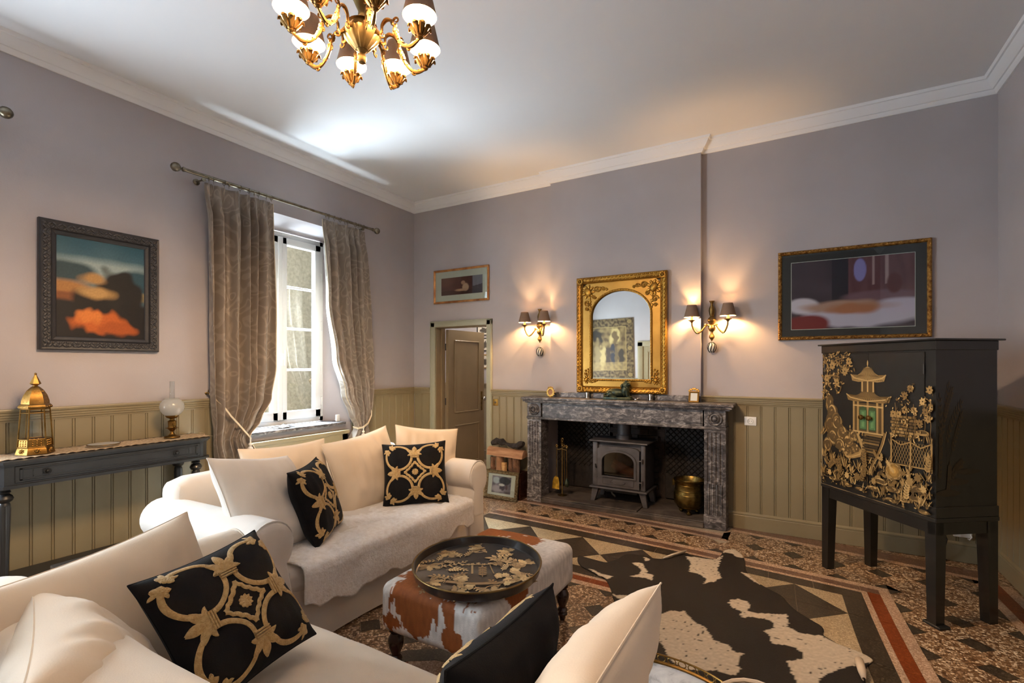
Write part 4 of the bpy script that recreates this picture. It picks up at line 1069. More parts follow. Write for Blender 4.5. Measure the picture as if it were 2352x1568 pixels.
# log box, logs and the photograph leaning on it
lb = thing('log_box', 'brown wooden log box beside the fireplace', 'box', (1.545, -.165, 0))
m = MB()
for a in ((-.225, .225, -.085, -.07), (-.225, .225, .07, .085), (-.225, -.21, -.07, .07), (.21, .225, -.07, .07)): m.box(a[0], a[1], a[2], a[3], .0, .30)
m.build('sides', 'old_brass' if False else 'wood_box', lb, smooth=False) if False else m.build('sides', 'dark_wood', lb, smooth=False)
MB().box(-.21, .21, -.07, .07, 0.002, .02).build('bottom', 'dark_wood', lb, smooth=False)
for k, (x, y, z, L, r, mt, lab) in enumerate(((1.375, -.20, .245, .40, .030, 'bark', 'dark barked log upright at the left of the log box'), (1.44, -.155, .265, .42, .052, 'wood_log', 'wide pale split log upright in the log box'), (1.53, -.205, .215, .36, .032, 'wood_pale', 'small yellow kindling block upright in the log box'), (1.60, -.17, .25, .40, .032, 'bark', 'rough brown log upright behind the yellow kindling'), (1.675, -.18, .255, .42, .045, 'bark', 'rough barked log upright at the right of the log box'))):
    split_log('firewood_log', L, r, mt, 30+k, lab, (x, y, z), (0, -PI/2, PI/2+.1*k))
split_log('firewood_log', .47, .068, 'wood_log', 41, 'thick pale split log lying across the upright logs', (1.545, -.165, .495), (math.radians(8), math.radians(2), 0))
o = MB(); vs = []
for s in range(10):
    t = s/9; x = -.2+.4*t; r = .030+.010*math.sin(t*9)+.008*math.sin(t*23)
    for k in range(9):
        a = 2*PI*k/9; rr = r*(1+.25*nz(s*.9, k*1.3, 5)); vs.append((x, rr*1.5*math.cos(a), .02*math.sin(t*7)+rr*math.sin(a)))
o.add(vs, [(s*9+k, s*9+(k+1) % 9, (s+1)*9+(k+1) % 9, (s+1)*9+k) for s in range(9) for k in range(9)]+[tuple(range(9)), tuple(81+k for k in range(9))])
tag(o.build('charred_log', 'char', None, (1.555, -.16, .603), (0, 0, .05)), 'charred black log on top of the firewood pile', 'log', 'split firewood logs')
def art_photo(u, v):
    c = lerp3(lin('#8d8494'), lin('#5d5560'), .5+.8*nz(u*7, v*7)); c = lerp3(c, lin('#b8c0cc'), soft(u, v, .22, .75, .18, .2, .4)); c = lerp3(c, lin('#272b3a'), soft(u, v, .68, .74, .30, .24, .25))
    c = lerp3(c, lin('#b3a9b4'), soft(u, v, .3, .25, .35, .2, .5)); c = lerp3(c, lin('#4c4152'), soft(u, v, .55, .33, .15, .14, .4, .4, 9)); c = lerp3(c, lin('#d9d2d0'), soft(u, v, .52, .50, .16, .07, .3)); c = lerp3(c, lin('#5a4350'), soft(u, v, .78, .38, .06, .16, .3))
    return c
fr = thing('framed_photograph', 'photograph in an ornate silver-gilt frame leaning on the log box', 'picture', (1.545, -.305, .0))
fr.rotation_euler = (math.radians(-9), 0, math.radians(-1))
frame_bars(MB(), .44, .315, .05, [(0, 0), (0, .018), (.006, .024), (.016, .018), (.034, .016), (.040, .010), (.040, 0)]).build('frame', 'silver_frame', fr)
ornaments(MB(), .44, .315, .020, .020, .011, .016, 8, .5).build('carving', 'silver_frame', fr)
MB().box(-.182, .182, -.006, -.002, .038, .277).build('mount', 'paper_white', fr, smooth=False)
mobj('print', print_mesh(.25, .185, art_photo, 40, 30), 'painted_print', fr, (0, -.0075, .066))
MB().box(-.182, .182, -.011, -.010, .038, .277).build('glass', 'frame_glass', fr, smooth=False)

# ------------------------------------------------------------------ mirror
mi = thing('gilt_mirror', 'large gilt mirror with arched glass above the mantel', 'mirror', (2.855, -.062, 1.2165))
MWd, MHt = .945, 1.215
frame_bars(MB(), MWd, MHt, .1, [(0, 0), (0, .045), (.012, .055), (.03, .05), (.05, .042), (.06, .03), (.066, .032), (.070, .026), (.070, 0)]).build('outer_frame', 'gilt', mi, angle=20)
# flat spandrel plate with an arched opening
aw, az0, azs, ah = .318, .135, .80, .262
inn = arch(aw, az0, azs, ah, 26); outp = []
ow, oz0, oz1 = .405, .065, 1.15
for k, (x, z) in enumerate(inn):
    if k == 0: outp.append((-ow, oz0))
    elif k == 1: outp.append((ow, oz0))
    else:
        a = PI*(k-2)/26; c, s = math.cos(a), math.sin(a); f = 1/max(abs(c), abs(s), 1e-6)
        outp.append((max(-ow, min(ow, ow*c*f)), azs+(oz1-azs)*min(1, s*f)))
ring_prism(MB(), outp, inn, -.030, -.006).build('spandrel', 'gilt_bright', mi, angle=30)
m = MB()
n = 90; loop = []
per = [( -aw, az0+ (azs-az0)*k/24) for k in range(24)]+[(-aw*math.cos(PI*k/34), azs+ah*math.sin(PI*k/34)) for k in range(34)]+[(aw, azs-(azs-az0)*k/24) for k in range(24)]+[(aw-2*aw*k/26, az0) for k in range(26)]
m.tube([(x, -.034, z) for x, z in per], .012, 8, True)
for k in range(0, len(per)):
    x, z = per[k]; m.blob((x, -.045, z), (.008, .006, .008), n=6, h=4)
m.build('arch_rope', 'gilt', mi)
m = ornaments(MB(), MWd, MHt, .018, .054, .016, .020, 21, .45); m = ornaments(m, MWd, MHt, .045, .046, .013, .019, 22, .45)
m.build('leaf_border', 'gilt', mi)
r_ = random.Random(2)
for sx in (-1, 1):
    for (cz, sc_) in ((1.06, 1.0), (.135, .55)):
        m = MB(); cx = sx*(.345 if sc_ == 1 else .365); sgn = 1 if cz > .5 else -1
        m.blob((cx, -.038, cz), (.040*sc_, .020, .050*sc_), n=12, h=7, rot=Matrix.Rotation(sx*sgn*.6, 3, 'Y'))
        for k in range(9): m.blob((cx+.05*sc_*math.cos(k*.7), -.034, cz+.058*sc_*math.sin(k*.7)), (.014*sc_, .012, .024*sc_), n=6, h=5, rot=Matrix.Rotation(-k*.7+PI/2, 3, 'Y'))
        for ux, uz, R_ in ((-sx*.10, sgn*.030, .036), (sx*.012, -sgn*.115, .036), (-sx*.065, -sgn*.055, .022), (-sx*.165, sgn*.030, .020), (sx*.015, -sgn*.175, .018), (-sx*.03, -sgn*.20, .012), (-sx*.20, sgn*.02, .012)):
            px, pz = cx+ux*sc_, cz+uz*sc_
            m.tube([(px+R_*sc_*(1-.06*k)*math.cos(k*.6*sx), -.036, pz+R_*sc_*(1-.06*k)*math.sin(k*.6*sx)) for k in range(14)], .0075*sc_+.001, 6)
            m.blob((px, -.036, pz), (.010, .010, .010), n=6, h=4)
        for k in range(22):
            u_ = r_.random(); m.blob((cx-sx*(.02+.16*u_)*sc_*(k % 2)-sx*.02*(1-k % 2), -.034, cz+sgn*(.03*(k % 2)-(1-k % 2)*(.05+.13*u_))*sc_), (.010*sc_, .009, .020*sc_), n=6, h=4, rot=Matrix.Rotation(r_.uniform(0, 3), 3, 'Y'))
        m.build('corner_ornament', 'gilt', mi)
    for cz in (.04, MHt-.04):
        m = MB()
        for k in range(8): m.blob((sx*(MWd/2-.04)+.025*math.cos(k*PI/4), -.056, cz+.025*math.sin(k*PI/4)), (.013, .008, .02), n=6, h=4, rot=Matrix.Rotation(-k*PI/4, 3, 'Y'))
        m.blob((sx*(MWd/2-.04), -.058, cz), (.012, .012, .012))
        m.build('corner_leaf', 'gilt', mi)
MB().prism(arch(aw+.006, az0-.006, azs, ah+.006, 26), -.002, .002, T(0, -.014, 0) @ RX(PI/2)).build('glass', 'mirror_glass', mi, smooth=False)

# ------------------------------------------------------------------ wall sconces
WARM = (1.0, .58, .24)
def shade(m, r0, r1, h, c):
    return m.lathe([(r0, 0), (r1, h)], 26, c=c, cap=False)
def lamp_shade(parent, c, r0, r1, h, light=None):
    o = MB().lathe([(r0, 0), (r1, h)], 28, c=c, cap=False).build('lamp_shade', 'shade_grey', parent)
    MB().lathe([(r0-.0015, .001), (r1-.0015, h-.001)], 28, c=c, cap=False).build('lining', 'shade_lining', o)
    MB().tube([(c[0]+r0*math.cos(2*PI*k/28), c[1]+r0*math.sin(2*PI*k/28), c[2]) for k in range(28)], .0016, 5, True).build('wire_rim', 'shade_grey', o)
    return o
def sconce(x, z, arms, label, e=5.5):
    t = thing('wall_sconce', label, 'wall light', (x, 0, z), 0, 'brass two-arm wall sconces')
    m = MB().lathe([(.006, .30), (.022, .305), (.026, .31), (.014, .29), (.012, .27), (.024, .245), (.028, .22), (.022, .18), (.016, .165), (.034, .145), (.040, .125), (.030, .10), (.016, .085), (.03, .07), (.034, .05), (.026, .03), (.012, .02), (.012, .0), (.024, -.02), (.026, -.035), (.012, -.055), (.004, -.07)][::-1], 18, T(0, -.035, 0))
    m.rbox(-.016, .016, -.034, 0, .05, .26, .005, 2)
    m.build('body', 'old_brass', t)
    for (dx, dy) in arms:
        d = Vector((dx, dy, 0)); pth = []
        for k in range(15):
            u = k/14
            zz = .06+.045*math.sin(u*PI*1.05)*(1-u)-.075*math.sin(PI*max(0, u-.25)/.75)*.9+(.055*(max(0, u-.7)/.3)**1.5)
            pth.append((d.x*min(1, u*1.06), -.035+d.y*min(1, u*1.06), zz))
        a = MB().tube(pth, [.008]*15, 8); a.blob(Vector(pth[4])+Vector((0, 0, .01)), (.012, .012, .012)); a.blob(pth[9], (.011, .011, .010)); a = a.build('arm', 'old_brass', t)
        ex, ey, ez = pth[-1]
        MB().lathe([(.010, -.01), (.016, .0), (.034, .010), (.037, .014), (.014, .014)], 16, c=(ex, ey, ez)).build('drip_pan', 'old_brass', a)
        MB().lathe([(.0125, .012), (.0125, .05)], 14, c=(ex, ey, ez)).build('candle_sleeve', 'candle', a)
        MB().blob((ex, ey, ez+.075), (.013, .013, .026), n=10, h=7).build('bulb', 'filament_bulb', a)
        lamp_shade(a, (ex, ey, ez+.042), .070, .042, .115)
        point('bulb_light', (ex, ey, ez+.078), e, WARM, .015, a)
    return t
sconce(1.902, 1.83, [(-.14, -.10), (.115, -.12)], 'brass two-arm sconce with grey shades left of the mirror')
sconce(3.727, 1.80, [(-.165, -.09), (.15, -.085)], 'brass two-arm sconce with grey shades right of the mirror')
for x, z, s in ((1.905, 1.655, 'left'), (3.727, 1.67, 'right')):
    t = thing('hanging_egg', 'black and cream egg ornament hanging under the sconce %s of the mirror' % s, 'ornament', (x, -.04, z), 0, 'egg ornaments hanging under the sconces')
    vs_ = [(.004, -.052), (.018, -.045), (.032, -.025), (.038, 0), (.034, .025), (.022, .042), (.008, .05), (.003, .054)]
    MB().lathe(vs_, 18).build('egg', 'egg_pattern' if False else 'paper_white', t)
    m = MB()
    for k in range(8):
        a = 2*PI*k/8; m.tube([(r*1.012*math.cos(a+.2*math.sin(zz*60)), r*1.012*math.sin(a+.2*math.sin(zz*60)), zz) for r, zz in vs_[1:-1]], .0055, 5)
    m.build('black_pattern', 'black_plastic', t)
    MB().tube([(0, 0, .053), (0, .004, .11)], .0012, 5).build('thread', 'cord_cream', t)

# ------------------------------------------------------------------ pictures on the back wall
def art_big(u, v):
    c = lerp3(lin('#3a2a35'), lin('#4a3844'), .5+nz(u*4, v*4))
    if u > .48 and v > .45: c = lerp3(lin('#5c2f38'), lin('#6e4148'), .5+nz(u*20, v*3, 2))
    c = lerp3(c, lin('#8f86c8'), soft(u, v, .58, .82, .05, .16, .15, .02)); c = lerp3(c, lin('#a98a8c'), 1 if abs(u-.685) < .012 and v > .6 else 0); c = lerp3(c, lin('#a98a8c'), 1 if abs(u-.79) < .01 and v > .6 else 0)
    if .35 < u < .485 and v > .35: c = lin('#1e1626')
    c = lerp3(c, lin('#7a5662'), soft(u, v, .75, .44, .3, .08, .4)); c = lerp3(c, lin('#5c1f22'), soft(u, v, .85, .60, .06, .14, .3))
    c = lerp3(c, lin('#c9bfd6'), soft(u, v, .58, .16, .50, .15, .3, .2, 7)); c = lerp3(c, lin('#d6cbdc'), soft(u, v, .1, .34, .14, .12, .3)); c = lerp3(c, lin('#cbbdd6'), soft(u, v, .9, .3, .2, .1, .4))
    c = lerp3(c, lin('#b98f7e'), soft(u, v, .45, .32, .34, .085, .5, .3, 6)); c = lerp3(c, lin('#b57350'), soft(u, v, .52, .28, .2, .08, .5, .3, 8))
    c = lerp3(c, lin('#7d1a1c'), soft(u, v, .14, .08, .18, .13, .3)); return c
pb = thing('framed_print', 'wide purple-toned print with black mount in a thin carved gold frame', 'picture', (4.806, -.003, 1.724))
frame_bars(MB(), 1.058, .777, .05, [(0, 0), (0, .022), (.008, .030), (.022, .026), (.030, .016), (.030, 0)]).build('frame', 'gilt_dark', pb)
ornaments(MB(), 1.058, .777, .013, .030, .012, .019, 31, .6).build('carving', 'gilt_dark', pb)
MB().box(-.50, .50, -.008, -.004, .028, .749).build('mount', 'mat_black', pb, smooth=False)
MB().box(-.429, .429, -.010, -.008, .088, .680).build('mount_edge', 'paper_white', pb, smooth=False)
mobj('print', print_mesh(.850, .583, art_big, 110, 76), 'painted_print', pb, (0, -.0108, .0925))
MB().box(-.50, .50, -.0145, -.013, .028, .749).build('glass', 'frame_glass', pb, smooth=False)
def art_small(u, v):
    c = lerp3(lin('#6d3d33'), lin('#4f2a28'), u+.3*nz(u*4, v*4)); c = lerp3(c, lin('#7b4a38'), soft(u, v, .1, .8, .2, .3, .6))
    if v < .25: c = lerp3(c, lin('#3c2220'), .6)
    if u > .75: c = lerp3(c, lin('#4c4650'), .8); 
    if u > .77 and v > .4+.5*(u-.77): c = lerp3(c, lin('#8d8893'), .7)
    c = lerp3(c, lin('#d2a888'), soft(u, v, .60, .40, .075, .22, .3, .15)); c = lerp3(c, lin('#c08f72'), soft(u, v, .54, .66, .05, .11, .3)); c = lerp3(c, lin('#c99c7e'), soft(u, v, .50, .25, .15, .07, .4)); return c
ps = thing('framed_print', 'small brown print with pale mount in a wooden frame above the doorway', 'picture', (.777, -.003, 2.294))
frame_bars(MB(), .848, .428, .03, [(0, 0), (0, .022), (.006, .026), (.020, .018), (.026, .014), (.026, 0)]).build('frame', 'wood_frame', ps)
MB().box(-.40, .40, -.008, -.004, .024, .404).build('mount', 'mat_board', ps, smooth=False)
mobj('print', print_mesh(.636, .22, art_small, 80, 30), 'painted_print', ps, (.012, -.0088, .10))
MB().box(-.40, .40, -.0125, -.011, .024, .404).build('glass', 'frame_glass', ps, smooth=False)
# hall photographs
def art_hall(s): return lambda u, v: lerp3(lin('#cfc8bc'), lin('#4a443e'), (soft(u, v, .5, .45, .32, .3, .3, .6, 9, s)) if .14 < u < .86 and .16 < v < .84 else 0)
for k, (z0, z1, lab) in enumerate(((1.985, 2.165, 'top'), (1.735, 1.945, 'middle'), (1.455, 1.68, 'lowest'))):
    t = thing('hall_photograph', '%s of three small black-framed photographs on the hall wall' % lab, 'picture', (.06, 1.597, z0), 0, 'framed photographs in the hall')
    h = z1-z0
    frame_bars(MB(), .27, h, .02, [(0, 0), (0, .014), (.012, .016), (.016, .008), (.016, 0)]).build('frame', 'gilt_dark' if k == 2 else 'black_frame', t)
    mobj('print', print_mesh(.24, h-.03, art_hall(k), 30, 24), 'painted_print', t, (0, -.004, .015))
# tapestry on the wall behind, seen in the mirror
def art_tap(u, v):
    bd = min(u, 1-u, v, 1-v); n = .5+1.1*nz(u*26, v*26)
    c = lerp3(lin('#6f5c3c'), lin('#352616'), n)
    if bd > .15:
        c = lerp3(lin('#7d6942'), lin('#4c3a22'), .5+1.1*nz(u*13, v*13))
        for cx, w_, c2 in ((.24, .05, '#33291f'), (.40, .06, '#2c2a30'), (.50, .05, '#3a2c22'), (.62, .07, '#9a8658'), (.72, .06, '#7c6a48'), (.34, .03, '#58482f')): c = lerp3(c, lin(c2), soft(u, v, cx, .36, w_, .19, .4, .9, 11))
        if v > .58: c = lerp3(c, lin('#2a2016'), soft(u, v, .72, .74, .12, .1, .4, .9, 12)); c = lerp3(c, lin('#a08c5c'), soft(u, v, .36, .72, .10, .13, .4, .7, 12)); c = lerp3(c, lin('#5a482c'), soft(u, v, .36, .70, .06, .10, .4, .7, 14))
        if v < .27: c = lerp3(c, lin('#907a4e'), .5+.5*nz(u*16, v*20))
    elif bd > .135: c = lin('#8f7a4c')
    for cu in (.07, .93):
        for cv in (.06, .5, .94):
            d = math.hypot(u-cu, (v-cv)*1.3)
            if d < .055: c = lin('#7d6840') if d < .045 else lin('#33261a')
    return c
tp = thing('wall_tapestry', 'woven figure tapestry on the wall behind, seen in the mirror', 'tapestry', (.62, YR+.004, 1.20), PI)
tp.rotation_euler = (0, math.radians(1.2), PI)
MB().box(-.60, .60, -.012, 0, 0, 1.38).build('backing', 'tapestry_weave', tp, smooth=False)
mobj('weave', print_mesh(1.2, 1.38, art_tap, 90, 100), 'painted_print', tp, (0, -.0135, 0))

# ------------------------------------------------------------------ mantel ornaments
mo = thing('oval_photo_frame', 'small oval gold photo frame with bow at the left of the mantel', 'photo frame', (2.10, -.16, 1.155))
n = 30
oval = lambda rx, rz, cz: [(rx*math.cos(2*PI*k/n), cz+rz*math.sin(2*PI*k/n)) for k in range(n)]
ring_prism(MB(), oval(.042, .048, .055), oval(.028, .034, .057), -.010, .004).build('frame', 'gilt_bright', mo)
MB().prism(oval(.03, .036, .057), -.001, .002, RX(PI/2)).build('print', 'wood_log', mo)
m = MB().blob((0, -.006, .110), (.012, .008, .010)); m.blob((-.018, -.006, .106), (.014, .006, .009)); m.blob((.018, -.006, .106), (.014, .006, .009)); m.blob((0, -.006, .006), (.02, .01, .008))
for k in range(14): m.blob((.045*math.cos(2*PI*k/14), -.006, .055+.05*math.sin(2*PI*k/14)), (.009, .007, .009), n=6, h=4)
m.build('carving', 'gilt_bright', mo)
MB().box(-.006, .006, 0, .04, 0, .01).build('strut', 'gilt_dark', mo)
gf = thing('gold_photo_frame', 'rectangular gold photo frame with scrolled crest at the right of the mantel', 'photo frame', (3.59, -.185, 1.155), math.radians(-6))
fm = RX(-.2)
m = MB(); m.M = fm; frame_bars(m, .094, .105, .016, [(0, 0), (0, .008), (.006, .012), (.016, .006), (.016, 0)]); m.build('frame', 'gilt_bright', gf)
m = MB(); m.M = fm; m.box(-.034, .034, -.004, -.001, .014, .092); m.build('print', 'paper_white', gf, smooth=False)
m = MB(); m.M = fm
for k in range(9): m.blob((-.045+.011*k, -.006, .108+.016*math.sin(PI*k/8)+(.006 if k % 2 else 0)), (.009, .006, .011), n=6, h=4)
m.build('crest', 'gilt_bright', gf)
MB().box(-.012, .012, .018, .055, 0, .004).tube([(0, .02, .085), (0, .05, .004)], .004, 6).build('strut', 'gilt_dark', gf)
# green bronze reclining lion-dog on a plinth
li = thing('bronze_lion', 'green bronze seated lion sculpture on a plinth below the mirror', 'sculpture', (2.865, -.165, 1.155))
MB().rbox(-.15, .135, -.05, .045, 0, .028, .004, 2).build('plinth', 'bronze_green', li)
m = MB()
m.blob((-.03, 0, .07), (.105, .04, .045), n=12, h=8); m.blob((.065, 0, .095), (.045, .04, .065), n=12, h=8); m.blob((.075, -.004, .145), (.04, .036, .04), n=12, h=8)
m.blob((.085, -.01, .165), (.028, .024, .026), n=10, h=7); m.blob((.108, -.014, .155), (.016, .014, .012), n=8, h=6)
for sy in (-1, 1):
    m.blob((.075, sy*.018, .188), (.007, .007, .012), n=6, h=5); m.tube([(.085, sy*.024, .09), (.092, sy*.026, .05), (.095, sy*.026, .035)], [.018, .014, .013], 8); m.blob((.108, sy*.026, .033), (.02, .012, .008)); m.blob((-.085, sy*.03, .055), (.045, .018, .03)); m.blob((-.05, sy*.038, .035), (.045, .012, .009))
m.tube([(-.13, 0, .06), (-.155, .0, .045), (-.14, -.03, .034), (-.09, -.045, .034)], [.012, .010, .010, .014], 8)
r_ = random.Random(8)
for k in range(40): 
    a, b = r_.uniform(0, 2*PI), r_.uniform(-.2, 1.2); m.blob((.062+.04*math.cos(a)*math.cos(b), .04*math.sin(a)*math.cos(b), .135+.045*math.sin(b)-.02), (.011, .011, .016), n=6, h=4)
m.build('figure', 'bronze_green', li, angle=60)
for x, s in ((2.512, 'left'), (3.175, 'right')):
    t = thing('votive_glass', 'small mirrored votive glass %s of the bronze lion' % s, 'candle holder', (x, -.12, 1.155), 0, 'mirrored votive glasses on the mantel')
    MB().lathe([(.022, 0), (.026, .004), (.026, .062), (.023, .062), (.022, .008), (.001, .006)], 16, cap=False).build('glass', 'silver', t)
    m = MB()
    for k in range(6): m.blob((.026*math.cos(k*PI/3), .026*math.sin(k*PI/3), .03), (.005, .005, .018), n=6, h=4)
    m.build('relief', 'black_plastic', t)
t = thing('silver_trinket', 'tiny silver trinket beside the bronze lion plinth', 'ornament', (3.045, -.175, 1.155))
MB().blob((0, 0, .009), (.018, .010, .009)).build('body', 'silver', t); MB().blob((.016, 0, .020), (.008, .007, .008)).build('head', 'silver', t); MB().tube([(-.014, 0, .012), (-.022, 0, .022), (-.018, 0, .028)], .003, 6).build('tail', 'silver', t)

# ------------------------------------------------------------------ switches, sockets, cable
t = thing('light_switch', 'pale brass light switch on the panelling by the doorway', 'switch', (1.298, -.012, 1.06))
MB().rbox(-.034, .034, -.008, 0, -.04, .04, .004, 2).build('plate', 'brass_pale' if False else 'gilt_bright', t); MB().lathe([(.012, 0), (.012, .004), (.004, .012)], 14, T(0, -.008, 0) @ RX(PI/2)).build('toggle', 'silver', t)
t = thing('wall_socket', 'white square wall socket on the panelling right of the fireplace', 'socket', (4.054, -.012, .992))
MB().rbox(-.05, .05, -.009, 0, -.04, .04, .004, 2).build('plate', 'white_plastic', t)
MB().lathe([(.025, 0), (.027, .003), (.022, .004), (.020, -.002), (.001, -.002)], 22, T(0, -.009, 0) @ RX(PI/2), cap=False).build('socket_well', 'paper_white', t)
for s in (-1, 1): MB().lathe([(.003, 0), (.003, .002)], 8, T(s*.009, -.0075, 0) @ RX(PI/2)).build('pin_hole', 'black_plastic', t)
t = thing('cable_trunking', 'white cable plate with hooked bracket low behind the black cabinet', 'cable cover', (5.52, -.013, .20))
MB().rbox(-.06, .05, -.012, 0, -.01, .03, .003, 1).build('plate', 'white_plastic', t); MB().tube([(.04, -.014, .02), (.045, -.02, 0), (.03, -.022, -.02), (.022, -.02, -.012)], .005, 6).build('hook', 'white_plastic', t)
tag(MB().tube([(5.36, -.10, .52), (5.355, -.12, .40), (5.37, -.14, .28), (5.40, -.14, .19), (5.385, -.12, .09), (5.35, -.10, .03), (5.36, -.06, .006), (5.42, -.04, .005)], .005, 7).build('power_cable', 'black_plastic'), 'black power cable hanging behind the cabinet legs', 'cable')
# ------------------------------------------------------------------ sofas
def soft_box(m, x0, x1, y0, y1, z0, z1, r, n=18, puff=0.0, wr=0.0, seed=0, M=None):
    """rounded box with a fine grid, optionally puffed and wrinkled"""
    cx, cy, cz = (x0+x1)/2, (y0+y1)/2, (z0+z1)/2; hx, hy, hz = (x1-x0)/2, (y1-y0)/2, (z1-z0)/2
    bm = bmesh.new(); bmesh.ops.create_cube(bm, size=2); bmesh.ops.subdivide_edges(bm, edges=bm.edges[:], cuts=n, use_grid_fill=True)
    for v in bm.verts:
        p = v.co
        q = Vector((p.x*hx, p.y*hy, p.z*hz)); c = Vector((max(-hx+r, min(hx-r, q.x)), max(-hy+r, min(hy-r, q.y)), max(-hz+r, min(hz-r, q.z)))); d = q-c
        q = c+d.normalized()*r if d.length > 1e-6 else q
        if puff:
            k = (1-(q.x/hx)**2)*(1-(q.y/hy)**2)
            q.z += puff*max(0, k)*(1 if q.z > 0 else 0)
        if wr: q += Vector((nz(q.x*6+seed, q.y*6, q.z*6), nz(q.y*6, q.z*6+seed, q.x*6), nz(q.z*6, q.x*6, q.y*6+seed)))*wr
        v.co = q+Vector((cx, cy, cz))
    return m.bm(bm, M)
def sofa(label, w_, depth, loc, rotz, seat_label, mat, armz=.73, backz=.83, group='cream slipcovered sofas'):
    """local: width along x, front toward -y, origin under the middle"""
    t = thing('sofa', label, 'sofa', loc, rotz, group)
    hw = w_/2; aw = .24; f, b = -depth/2, depth/2
    # skirted base, flaring a little toward the floor
    vs = []; 
    for z, e in ((.015, .012), (.10, .004), (.24, .0), (.33, .0)):
        x, y0, y1 = hw-.02+e, f+.02-e, b-.02+e
        ring = []
        for (ax, ay), (bx, by) in (((-x, y0), (x, y0)), ((x, y0), (x, y1)), ((x, y1), (-x, y1)), ((-x, y1), (-x, y0))):
            for k in range(14):
                u = k/14; ring.append((ax+(bx-ax)*u+.003*math.sin(k*2.1)*(.33-z)*4, ay+(by-ay)*u+.003*math.sin(k*1.7)*(.33-z)*4, z))
        vs += ring
    n = 56
    m = MB().add(vs, [(i*n+k, i*n+(k+1) % n, (i+1)*n+(k+1) % n, (i+1)*n+k) for i in range(3) for k in range(n)]+[tuple(3*n+k for k in range(n)), tuple(range(n-1, -1, -1))])
    m.build('skirt', mat, t)
    soft_box(MB(), -hw+aw-.03, hw-aw+.03, f+.0, b-.20, .30, .455, .06, 20, .02, .006, 3).build('seat_cushion', mat, t)
    soft_box(MB(), -hw+.10, hw-.10, b-.26, b-.02, .28, backz, .09, 16, 0, .006, 5).build('backrest', mat, t)
    for s in (-1, 1):
        # scroll arm: section in x-z, swept along y
        R_ = .118; cx = s*(hw-.12); cz = armz-R_
        sec = []
        for k in range(22):
            a = math.radians(-62+k*(62+180+50)/21)
            sec.append((cx+s*R_*math.cos(a), cz+R_*math.sin(a)))
        sec = [(s*(hw-.06), .30)]+sec+[(s*(hw-aw), .30)]
        k_ = len(sec); rows = []
        ys = [b-.03, b-.12, b-.4, f+.3, f+.06, f+.015, f-.004, f-.010]
        sc_ = [.97, 1, 1, 1, 1, .995, .97, .9]
        vs = []
        for y, q in zip(ys, sc_):
            dz = -.02*max(0, (y-(f+.2))/(depth))
            vs += [(cx+(x-cx)*q, y, .3+(z+dz-.3)*q if z > .3 else z) for x, z in sec]
        m = MB().add(vs, [(r*k_+i, r*k_+(i+1) % k_, (r+1)*k_+(i+1) % k_, (r+1)*k_+i) for r in range(len(ys)-1) for i in range(k_)]+[tuple(range(k_)), tuple((len(ys)-1)*k_+i for i in range(k_))])
        ar = m.build('arm', mat, t, angle=50)
        MB().tube([(x, f+.006, z) for x, z in sec[1:-1]], .0045, 6).build('piping', mat, ar)
        fw0, fw1 = sorted((s*(hw-aw), s*(hw-.055)))
        MB().rbox(fw0, fw1, f-.006, f+.05, .02, .33, .012, 2).build('arm_panel', mat, ar)
    return t
sofa('cream slipcovered sofa with scroll arms along the window wall', 2.04, 1.12, (1.64, -2.60, 0), PI/2, None, 'white_linen')
sofa('cream sofa in the foreground facing the fireplace, seen from behind', 2.44, .98, (3.25, -4.135, 0), PI, None, 'cream_linen')

# white fur throw over the seat of the window sofa
vs = []; nu, nv = 80, 70
for j in range(nv+1):
    v = j/nv   # along the sofa (world y)
    y = -3.36+1.50*v
    for i in range(nu+1):
        u = i/nu; s = u*.98   # arc length from back to front edge and down
        if s < .62: x, z = 1.60+s, .472+.012*nz(s*5, y*5, 2)
        elif s < .74:
            a = (s-.62)/.12*PI/2; x, z = 2.22+.045*math.sin(a), .472-.045*(1-math.cos(a))
        else:
            x, z = 2.268, .427-(s-.74)*(.75+.45*nz(y*2.2, 3.1)+.25*nz(y*9, 1.1))
        z += .018*math.exp(-((x-1.9)/.25)**2-((y+2.6)/.35)**2)*0
        x += .012*nz(y*7, z*7, 5)*(1 if s > .62 else 0); z += .010*nz(x*16, y*16)+.006*nz(x*45, y*45)
        vs.append((x-1.64, y+2.60, z))
me = bpy.data.meshes.new('fur'); me.from_pydata(vs, [], [(j*(nu+1)+i, j*(nu+1)+i+1, (j+1)*(nu+1)+i+1, (j+1)*(nu+1)+i) for j in range(nv) for i in range(nu)]); me.update()
for p in me.polygons: p.use_smooth = True
o = mobj('fur_throw', me, 'fur_throw', None, (1.64, -2.60, 0)); o.modifiers.new('thick', 'SOLIDIFY').thickness = .008
tag(o, 'white fur throw spread over the window sofa seat and hanging in front', 'throw')

# ------------------------------------------------------------------ cushions
def S_fn(w_, h_, t_, seed, wr, floppy=0.0):
    def S(u, v, side=-1, off=0.0):
        x = w_/2*u*(1-.075*(1-v*v)*abs(u)); z = h_/2*v*(1-.075*(1-u*u)*abs(v))
        k = max(0.0, (1-u**4)*(1-v**4))**.62
        y = t_/2*k+off
        d = wr*k*(nz(u*2.2+seed, v*2.2, 1.7)+.6*math.sin((u*1.3+v*2.1)*3+seed)*nz(u*1.5, v*1.5, seed))
        c = .5+.5*max(abs(u), abs(v))
        y += d*c+wr*.5*nz(u*7+seed, v*2, 9)*k
        return Vector((x, side*y, z-floppy*abs(u)**3*(v > 0)*h_*.1))
    return S
def basis(n, up):
    n = Vector(n).normalized(); up = Vector(up); up = (up-n*up.dot(n)).normalized(); x = up.cross(n)
    return Matrix((x, -n, up)).transposed()    # columns: local x, local y (=-n), local z
